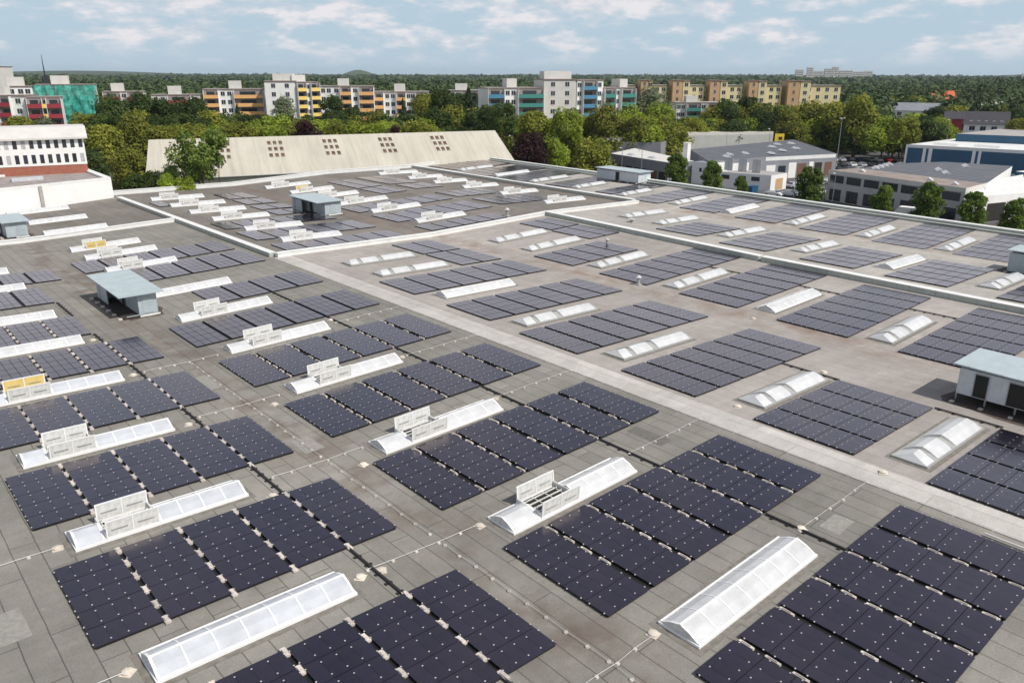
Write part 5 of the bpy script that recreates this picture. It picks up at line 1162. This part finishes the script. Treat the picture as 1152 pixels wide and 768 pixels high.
(240.9, 181.8, 11.5, 4.7, 'g', 'leafy tree in the belt behind the grey sawtooth roof', 'belt'),
(239.4, 176.0, 12.0, 4.6, 'o', 'leafy tree in the belt behind the grey sawtooth roof', 'belt'),
(235.5, 170.6, 11.9, 4.4, 'o', 'leafy tree in the belt behind the grey sawtooth roof', 'belt'),
(242.6, 173.1, 12.0, 5.3, 'd', 'leafy tree in the belt behind the grey sawtooth roof', 'belt'),
(245.1, 172.8, 11.7, 5.2, 'g', 'leafy tree in the belt behind the grey sawtooth roof', 'belt'),
(246.8, 168.9, 11.3, 6.0, 'o', 'leafy tree in the belt behind the grey sawtooth roof', 'belt'),
(252.4, 169.7, 11.1, 4.6, 'o', 'leafy tree in the belt behind the grey sawtooth roof', 'belt'),
(246.6, 164.4, 12.4, 5.6, 'd', 'leafy tree in the belt behind the grey sawtooth roof', 'belt'),
(251.4, 163.6, 11.5, 5.1, 'd', 'leafy tree in the belt behind the grey sawtooth roof', 'belt'),
(254.2, 162.5, 11.2, 5.4, 'g', 'leafy tree in the belt behind the grey sawtooth roof', 'belt'),
(255.3, 160.6, 12.7, 4.3, 'g', 'leafy tree in the belt behind the grey sawtooth roof', 'belt'),
(258.0, 160.5, 11.0, 5.8, 'd', 'leafy tree in the belt behind the grey sawtooth roof', 'belt'),
(259.3, 158.9, 11.1, 5.7, 'o', 'leafy tree in the belt behind the grey sawtooth roof', 'belt'),
(261.5, 156.8, 12.4, 5.8, 'o', 'leafy tree in the belt behind the grey sawtooth roof', 'belt'),
(262.3, 154.2, 11.3, 4.6, 'd', 'leafy tree in the belt behind the grey sawtooth roof', 'belt'),
(270.9, 157.1, 11.1, 5.9, 'o', 'leafy tree in the belt behind the grey sawtooth roof', 'belt'),
(260.4, 147.5, 11.5, 5.0, 'o', 'leafy tree in the belt behind the grey sawtooth roof', 'belt'),
(273.2, 151.6, 11.7, 6.5, 'o', 'leafy tree in the belt behind the grey sawtooth roof', 'belt'),
(269.4, 146.6, 12.1, 4.8, 'g', 'leafy tree in the belt behind the grey sawtooth roof', 'belt'),
(276.8, 149.4, 11.5, 5.9, 'o', 'leafy tree in the belt behind the grey sawtooth roof', 'belt'),
(279.9, 146.5, 11.3, 4.8, 'd', 'leafy tree in the belt behind the grey sawtooth roof', 'belt'),
(281.3, 145.8, 11.2, 4.7, 'g', 'leafy tree in the belt behind the grey sawtooth roof', 'belt'),
(273.9, 139.8, 13.0, 5.6, 'd', 'leafy tree in the belt behind the grey sawtooth roof', 'belt'),
(273.1, 137.0, 11.8, 5.1, 'o', 'leafy tree in the belt behind the grey sawtooth roof', 'belt'),
(288.6, 142.0, 10.9, 5.7, 'o', 'leafy tree in the belt behind the grey sawtooth roof', 'belt'),
(281.0, 134.3, 11.6, 4.4, 'o', 'leafy tree in the belt behind the grey sawtooth roof', 'belt'),
(281.9, 133.7, 12.9, 5.1, 'o', 'leafy tree in the belt behind the grey sawtooth roof', 'belt'),
(260.4, 190.5, 15.6, 6.2, 'o', 'tree in the upper belt below the yellow flats', 'belt'),
(256.2, 179.0, 15.5, 6.0, 'o', 'tree in the upper belt below the yellow flats', 'belt'),
(256.4, 176.1, 16.3, 4.7, 'o', 'tree in the upper belt below the yellow flats', 'belt'),
(261.7, 173.3, 16.7, 6.2, 'o', 'tree in the upper belt below the yellow flats', 'belt'),
(268.3, 176.6, 15.7, 6.0, 'd', 'tree in the upper belt below the yellow flats', 'belt'),
(266.1, 168.8, 16.9, 6.3, 'o', 'tree in the upper belt below the yellow flats', 'belt'),
(280.1, 173.1, 16.1, 4.9, 'd', 'tree in the upper belt below the yellow flats', 'belt'),
(282.6, 169.8, 16.0, 5.6, 'o', 'tree in the upper belt below the yellow flats', 'belt'),
(273.4, 161.1, 16.5, 4.6, 'd', 'tree in the upper belt below the yellow flats', 'belt'),
(288.2, 162.2, 16.1, 5.8, 'o', 'tree in the upper belt below the yellow flats', 'belt'),
(281.2, 157.1, 16.4, 5.4, 'o', 'tree in the upper belt below the yellow flats', 'belt'),
(293.9, 159.6, 15.8, 6.5, 'o', 'tree in the upper belt below the yellow flats', 'belt'),
(297.2, 154.0, 15.2, 6.0, 'd', 'tree in the upper belt below the yellow flats', 'belt'),
(299.0, 153.2, 15.1, 4.6, 'o', 'tree in the upper belt below the yellow flats', 'belt'),
(296.2, 145.6, 15.3, 5.4, 'o', 'tree in the upper belt below the yellow flats', 'belt'),
(298.8, 144.2, 16.6, 5.7, 'd', 'tree in the upper belt below the yellow flats', 'belt'),
(297.6, 139.5, 15.6, 5.8, 'o', 'tree in the upper belt below the yellow flats', 'belt'),
(316.5, 144.6, 14.8, 5.8, 'd', 'tree in the upper belt below the yellow flats', 'belt'),
(62.2, 246.7, 16.7, 4.1, 'o', 'tree in the dark grove left of the cream hall', 'belt'),
(60.6, 236.2, 17.2, 4.3, 'd', 'tree in the dark grove left of the cream hall', 'belt'),
(60.9, 223.7, 17.2, 3.3, 'd', 'tree in the dark grove left of the cream hall', 'belt'),
(69.0, 247.8, 16.2, 4.2, 'o', 'tree in the dark grove left of the cream hall', 'belt'),
(73.3, 251.1, 15.9, 4.3, 'o', 'tree in the dark grove left of the cream hall', 'belt'),
(72.4, 240.3, 16.8, 4.2, 'o', 'tree in the dark grove left of the cream hall', 'belt'),
(69.0, 217.0, 16.8, 3.8, 'd', 'tree in the dark grove left of the cream hall', 'belt'),
(69.2, 212.1, 16.8, 3.4, 'd', 'tree in the dark grove left of the cream hall', 'belt'),
(77.3, 223.2, 17.1, 3.7, 'd', 'tree in the dark grove left of the cream hall', 'belt'),
(79.9, 226.7, 16.2, 4.7, 'o', 'tree in the dark grove left of the cream hall', 'belt'),
(78.7, 215.2, 16.3, 4.6, 'd', 'tree in the dark grove left of the cream hall', 'belt'),
(83.4, 218.2, 17.2, 4.7, 'o', 'tree in the dark grove left of the cream hall', 'belt'),
(63.2, 199.8, 15.7, 4.0, 'o', 'green tree peeking over the left end of the cream hall', 'belt'),
(66.3, 199.9, 15.1, 3.4, 'o', 'green tree peeking over the left end of the cream hall', 'belt'),
(71.0, 207.1, 14.6, 3.6, 'g', 'green tree peeking over the left end of the cream hall', 'belt'),
(71.6, 206.1, 14.8, 4.3, 'g', 'green tree peeking over the left end of the cream hall', 'belt'),
(69.5, 192.5, 15.9, 3.4, 'o', 'green tree peeking over the left end of the cream hall', 'belt'),
(76.5, 204.0, 14.9, 4.3, 'g', 'green tree peeking over the left end of the cream hall', 'belt'),
(267.8, 116.2, 13.8, 5.1, 'd', 'tree in the row between car park and red gabled house', 'belt'),
(251.9, 106.5, 14.8, 3.7, 'o', 'tree in the row between car park and red gabled house', 'belt'),
(274.0, 113.3, 12.8, 4.8, 'g', 'tree in the row between car park and red gabled house', 'belt'),
(270.7, 110.3, 14.4, 5.4, 'd', 'tree in the row between car park and red gabled house', 'belt'),
(260.8, 102.4, 14.6, 5.2, 'd', 'tree in the row between car park and red gabled house', 'belt'),
(270.4, 104.4, 14.0, 4.0, 'g', 'tree in the row between car park and red gabled house', 'belt'),
(284.9, 108.2, 13.3, 4.8, 'g', 'tree in the row between car park and red gabled house', 'belt'),
(417.0, 190.5, 14.6, 7.9, 'd', 'tree around the white gabled house on the rise', 'belt'),
(429.5, 190.5, 15.4, 6.6, 'o', 'tree around the white gabled house on the rise', 'belt'),
(435.9, 188.3, 13.7, 7.2, 'd', 'tree around the white gabled house on the rise', 'belt'),
(423.7, 181.2, 16.0, 8.2, 'd', 'tree around the white gabled house on the rise', 'belt'),
(430.7, 180.1, 16.1, 8.3, 'o', 'tree around the white gabled house on the rise', 'belt'),
(451.2, 181.6, 13.9, 8.9, 'd', 'tree around the white gabled house on the rise', 'belt'),
(441.1, 174.3, 15.0, 7.0, 'd', 'tree around the white gabled house on the rise', 'belt'),
(449.5, 172.6, 13.9, 6.9, 'd', 'tree around the white gabled house on the rise', 'belt'),
(441.1, 165.5, 15.3, 8.0, 'd', 'tree around the white gabled house on the rise', 'belt'),
(383.9, 147.1, 13.9, 7.3, 'd', 'dark tree behind the red gabled house', 'belt'),
(381.8, 143.1, 13.6, 8.0, 'k', 'dark tree behind the red gabled house', 'belt'),
(383.9, 140.4, 14.7, 7.8, 'o', 'dark tree behind the red gabled house', 'belt'),
(367.9, 129.6, 14.7, 5.3, 'k', 'dark tree behind the red gabled house', 'belt'),
(395.5, 138.1, 15.1, 7.6, 'k', 'dark tree behind the red gabled house', 'belt'),
(408.1, 137.0, 13.5, 8.2, 'd', 'dark tree behind the red gabled house', 'belt'),
(410.2, 135.7, 14.7, 6.4, 'd', 'dark tree behind the red gabled house', 'belt'),
(407.4, 131.0, 13.6, 5.6, 'o', 'dark tree behind the red gabled house', 'belt'),
(401.4, 124.9, 15.6, 8.1, 'k', 'dark tree behind the red gabled house', 'belt'),
(381.7, 117.6, 15.4, 5.9, 'd', 'dark tree behind the red gabled house', 'belt'),
(66.9, 390.3, 21.1, 5.0, 'o', 'tree behind the white flats at the far left', 'belt'),
(70.6, 377.1, 22.3, 5.8, 'd', 'tree behind the white flats at the far left', 'belt'),
(69.8, 364.4, 21.5, 6.7, 'd', 'tree behind the white flats at the far left', 'belt'),
(71.7, 354.1, 21.3, 5.9, 'd', 'tree behind the white flats at the far left', 'belt'),
(81.3, 380.3, 22.0, 6.9, 'd', 'tree behind the white flats at the far left', 'belt'),
(76.1, 337.4, 22.2, 6.8, 'o', 'tree behind the white flats at the far left', 'belt'),
(82.5, 339.7, 22.1, 4.9, 'd', 'tree behind the white flats at the far left', 'belt'),
(89.3, 361.6, 22.0, 4.9, 'o', 'tree behind the white flats at the far left', 'belt'),
(96.5, 365.4, 20.8, 5.2, 'd', 'tree behind the white flats at the far left', 'belt'),
(150.1, 161.1, 10.5, 4.1, 'd', 'tree beside the curved grey hall', 'belt'),
(153.9, 158.9, 9.8, 3.3, 'g', 'tree beside the curved grey hall', 'belt'),
(154.9, 156.1, 10.0, 4.3, 'o', 'tree beside the curved grey hall', 'belt'),
(155.2, 151.0, 10.8, 3.2, 'o', 'tree beside the curved grey hall', 'belt'),
(161.5, 153.4, 9.3, 4.9, 'd', 'tree beside the curved grey hall', 'belt'),
(162.1, 151.0, 10.3, 3.8, 'd', 'tree beside the curved grey hall', 'belt'),
(271.4, 117.8, 11.2, 6.0, 'g', 'tree on the near side of the blue hall car park', 'belt'),
(269.9, 115.0, 12.8, 4.7, 'g', 'tree on the near side of the blue hall car park', 'belt'),
(272.2, 111.8, 12.8, 4.8, 'g', 'tree on the near side of the blue hall car park', 'belt'),
(273.7, 109.0, 12.4, 4.2, 'g', 'tree on the near side of the blue hall car park', 'belt'),
(282.7, 109.1, 12.3, 4.9, 'o', 'tree on the near side of the blue hall car park', 'belt')
]
for i, (x, y, h, r, k, lab, g) in enumerate(TREES):
    tree(x, y, h, r, k, lab, ('trees: '+lab) if g else None, i)
# woods towards the horizon: one mass, nobody could count it
rnd = random.Random(3); b = MB()
F = Vector((.6596, .7516)); Rt = Vector((.7516, -.6596))
D = 335
def hole(D, s):     # keep the built up strips open
    x = 576+884*s/D
    if D < 350 and 90 < x < 960: return True
    if x > 985 and D < 420 and 1075 > x: return D < 400
    if x > 1075 and D < 360: return True
    if x < 90 and D < 330: return True
    if x > 1040 and 1095 > x and 420 < D < 545: return True
    return False
while D < 5200:
    half = D*.78; sp = 7.5+D*.006; s = -half
    while s < half:
        s += sp*rnd.uniform(.6, 1.4); dd = D*(1+rnd.uniform(-.02, .02))
        if hole(dd, s): continue
        p_ = F*dd+Rt*s; px = 576+884*s/dd
        rise = max(0, (px-1000)/150)*max(0, 1-abs(dd-900)/900)*7+ (9*math.exp(-((px-403)/17)**2)*0)
        h = rnd.uniform(11, 17)+rise+(1.5*math.sin(p_.x*.004)+1.5*math.sin(p_.y*.003)); r = sp*rnd.uniform(.55, .85); con = rnd.random() < .3
        if con: r *= .6; h *= 1.1
        nq = 110 if D < 650 else 60 if D < 1100 else 26 if D < 2000 else 12
        qs = r*(.16 if D < 650 else .22 if D < 1100 else .36 if D < 2000 else .55)
        for _ in range(nq):
            a = rnd.uniform(0, 6.28); el = rnd.random(); rr = r*(math.sqrt(max(0, 1-el**2.2)) if not con else (1-el)); z = h*(.45+.55*el)
            c = Vector((p_.x+rr*math.cos(a), p_.y+rr*math.sin(a), z))
            nrm = Vector((math.cos(a)*.8, math.sin(a)*.8, .35+el)).normalized()+Vector((rnd.gauss(0, .35), rnd.gauss(0, .35), rnd.gauss(0, .35))); nrm.normalize()
            u = nrm.cross(Vector((rnd.gauss(0, 1), rnd.gauss(0, 1), rnd.gauss(0, 1)))).normalized(); w_ = nrm.cross(u); sc = qs*rnd.uniform(.6, 1.3)
            b.add([c-u*sc, c-w_*sc*.7+u*sc*.2, c+u*sc, c+w_*sc*.8], [(0, 1, 2, 3)])
    D *= 1.036
fo = thing('forest', 'continuous dark green woods reaching to the horizon', 'woods', me=b.mesh('forest', [LEAF['forest']]), kind='stuff')
# hills
def hill(name, cx, cy, rx, ry, h, n=24):
    b = MB(); rings = 8
    v = [(cx, cy, h)]; f = []
    for i in range(1, rings+1):
        t = i/rings; z = h*(math.cos(math.pi*t)*.5+.5)
        for k in range(n):
            a = 2*math.pi*k/n; v.append((cx+rx*t*math.cos(a), cy+ry*t*math.sin(a), z-1+random.uniform(-.03, .03)*h*(1-t)))
    for k in range(n): f.append((0, 1+k, 1+(k+1) % n))
    for i in range(rings-1):
        for k in range(n): a = 1+i*n+k; c = 1+i*n+(k+1) % n; f.append((a, a+n, c+n, c))
    b.add(v, f); o = structure(name, b.mesh(name, [LEAF['forest']])); return o
hill('hill', 2980, 5005, 200, 200, 50); hill('hill', 1500, 6200, 1500, 700, 42); hill('hill', 7000, 1500, 1500, 1500, 45); hill('hill', 300, 5800, 900, 500, 46)
hm = bpy.data.materials.new('haze'); hm.use_nodes = True; hn = hm.node_tree; hn.nodes.clear()
ho = hn.nodes.new('ShaderNodeOutputMaterial'); hv = hn.nodes.new('ShaderNodeVolumePrincipled'); hn.links.new(hv.outputs[0], ho.inputs['Volume'])
hv.inputs['Color'].default_value = (.80, .90, 1, 1); hv.inputs['Density'].default_value = 0.00006; hv.inputs['Anisotropy'].default_value = 0.2; M['haze'] = hm
b = MB(); b.box(-900, 8800, -900, 8800, -1.5, 75)
thing('haze', 'thin pale blue haze over the far woods', 'haze', me=b.mesh('haze', ['haze']), kind='stuff')
# ------------------------------------------------------------------ light, sky, camera
sc = bpy.context.scene
wd = bpy.data.worlds.new('World'); sc.world = wd; wd.use_nodes = True; nt = wd.node_tree
bg = nt.nodes['Background']
SUN_EL, SUN_AZ = 50, math.atan2(.30, -.95)
sky = N(nt, 'ShaderNodeTexSky'); sky.sky_type = 'NISHITA'; sky.sun_disc = False
sky.sun_elevation = math.radians(SUN_EL); sky.sun_rotation = SUN_AZ; sky.air_density = 1.0; sky.dust_density = 1.2; sky.ozone_density = 1.0
tc = N(nt, 'ShaderNodeTexCoord'); sp = N(nt, 'ShaderNodeSeparateXYZ'); nt.links.new(tc.outputs['Generated'], sp.inputs[0])
mp = N(nt, 'ShaderNodeVectorMath', operation='MULTIPLY'); nt.links.new(tc.outputs['Generated'], mp.inputs[0]); mp.inputs[1].default_value = (12, 12, 36)
n1 = noise(nt, mp.outputs[0], 1.6, 7, 0.58)
n2 = noise(nt, mp.outputs[0], 0.55, 3, 0.5)
nn_ = math_(nt, 'ADD', math_(nt, 'MULTIPLY', n1, .72), math_(nt, 'MULTIPLY', n2, .28))
eb = N(nt, 'ShaderNodeSeparateColor'); nt.links.new(ramp(nt, sp.outputs[2], [(0.06, (.0,)*3), (0.12, (.14,)*3), (0.26, (.13,)*3), (0.36, (.0,)*3)]), eb.inputs[0])
nn_ = math_(nt, 'ADD', nn_, eb.outputs[0])
dens = ramp(nt, nn_, [(0.47, (0, 0, 0)), (0.61, (1, 1, 1))])
fade = ramp(nt, sp.outputs[2], [(0.002, (0, 0, 0)), (0.035, (1, 1, 1))])
cmul = N(nt, 'ShaderNodeSeparateColor'); nt.links.new(mixc(nt, 1.0, dens, fade, 'MULTIPLY'), cmul.inputs[0])
cloudc = ramp(nt, n1, [(0.42, (7.0, 7.1, 7.7)), (0.62, (9.6, 9.0, 9.2))])
haze = mixc(nt, ramp(nt, sp.outputs[2], [(0.0, (.94,)*3), (0.24, (.90,)*3), (0.38, (.25,)*3), (0.5, (.0,)*3)]), sky.outputs[0], (5.1, 6.6, 7.8, 1))
skyc = mixc(nt, math_(nt, 'MULTIPLY', cmul.outputs[0], .8), haze, cloudc)
nt.links.new(skyc, bg.inputs[0]); bg.inputs[1].default_value = 0.095
sl = bpy.data.lights.new('sun', 'SUN'); sl.energy = 4.1; sl.angle = math.radians(.53); sl.color = (1, .955, .89)
so = bpy.data.objects.new('sun', sl); C.objects.link(so)
el = math.radians(SUN_EL); dirv = Vector((-.30*math.cos(el), .95*math.cos(el), -math.sin(el)))
so.rotation_euler = dirv.to_track_quat('-Z', 'Y').to_euler(); so.location = (20, -60, 80)
cam = bpy.data.cameras.new('camera'); co = bpy.data.objects.new('camera', cam); C.objects.link(co); sc.camera = co
pitch, roll, yaw = 0.32809, -0.00155, 0.72026
def wv(X_, Y_, Z_): return Vector((math.cos(yaw)*X_+math.sin(yaw)*Y_, -math.sin(yaw)*X_+math.cos(yaw)*Y_, Z_))
fw = wv(0, math.cos(pitch), -math.sin(pitch)); rt = wv(1, 0, 0); dn = wv(0, -math.sin(pitch), -math.cos(pitch))
r2 = rt*math.cos(roll)+dn*math.sin(roll); d2 = -rt*math.sin(roll)+dn*math.cos(roll)
co.matrix_world = Matrix(((r2.x, -d2.x, -fw.x, 0), (r2.y, -d2.y, -fw.y, 0), (r2.z, -d2.z, -fw.z, 27.01), (0, 0, 0, 1)))
cam.sensor_width = 36; cam.lens = 884.24/1152*36; cam.clip_end = 30000; cam.clip_start = .5
sc.view_settings.view_transform = 'Standard'; sc.view_settings.look = 'None'; sc.view_settings.exposure = 0; sc.view_settings.gamma = 1
sc.cycles.use_denoising = True; sc.cycles.max_bounces = 6; sc.cycles.diffuse_bounces = 2; sc.cycles.glossy_bounces = 3; sc.cycles.transparent_max_bounces = 6
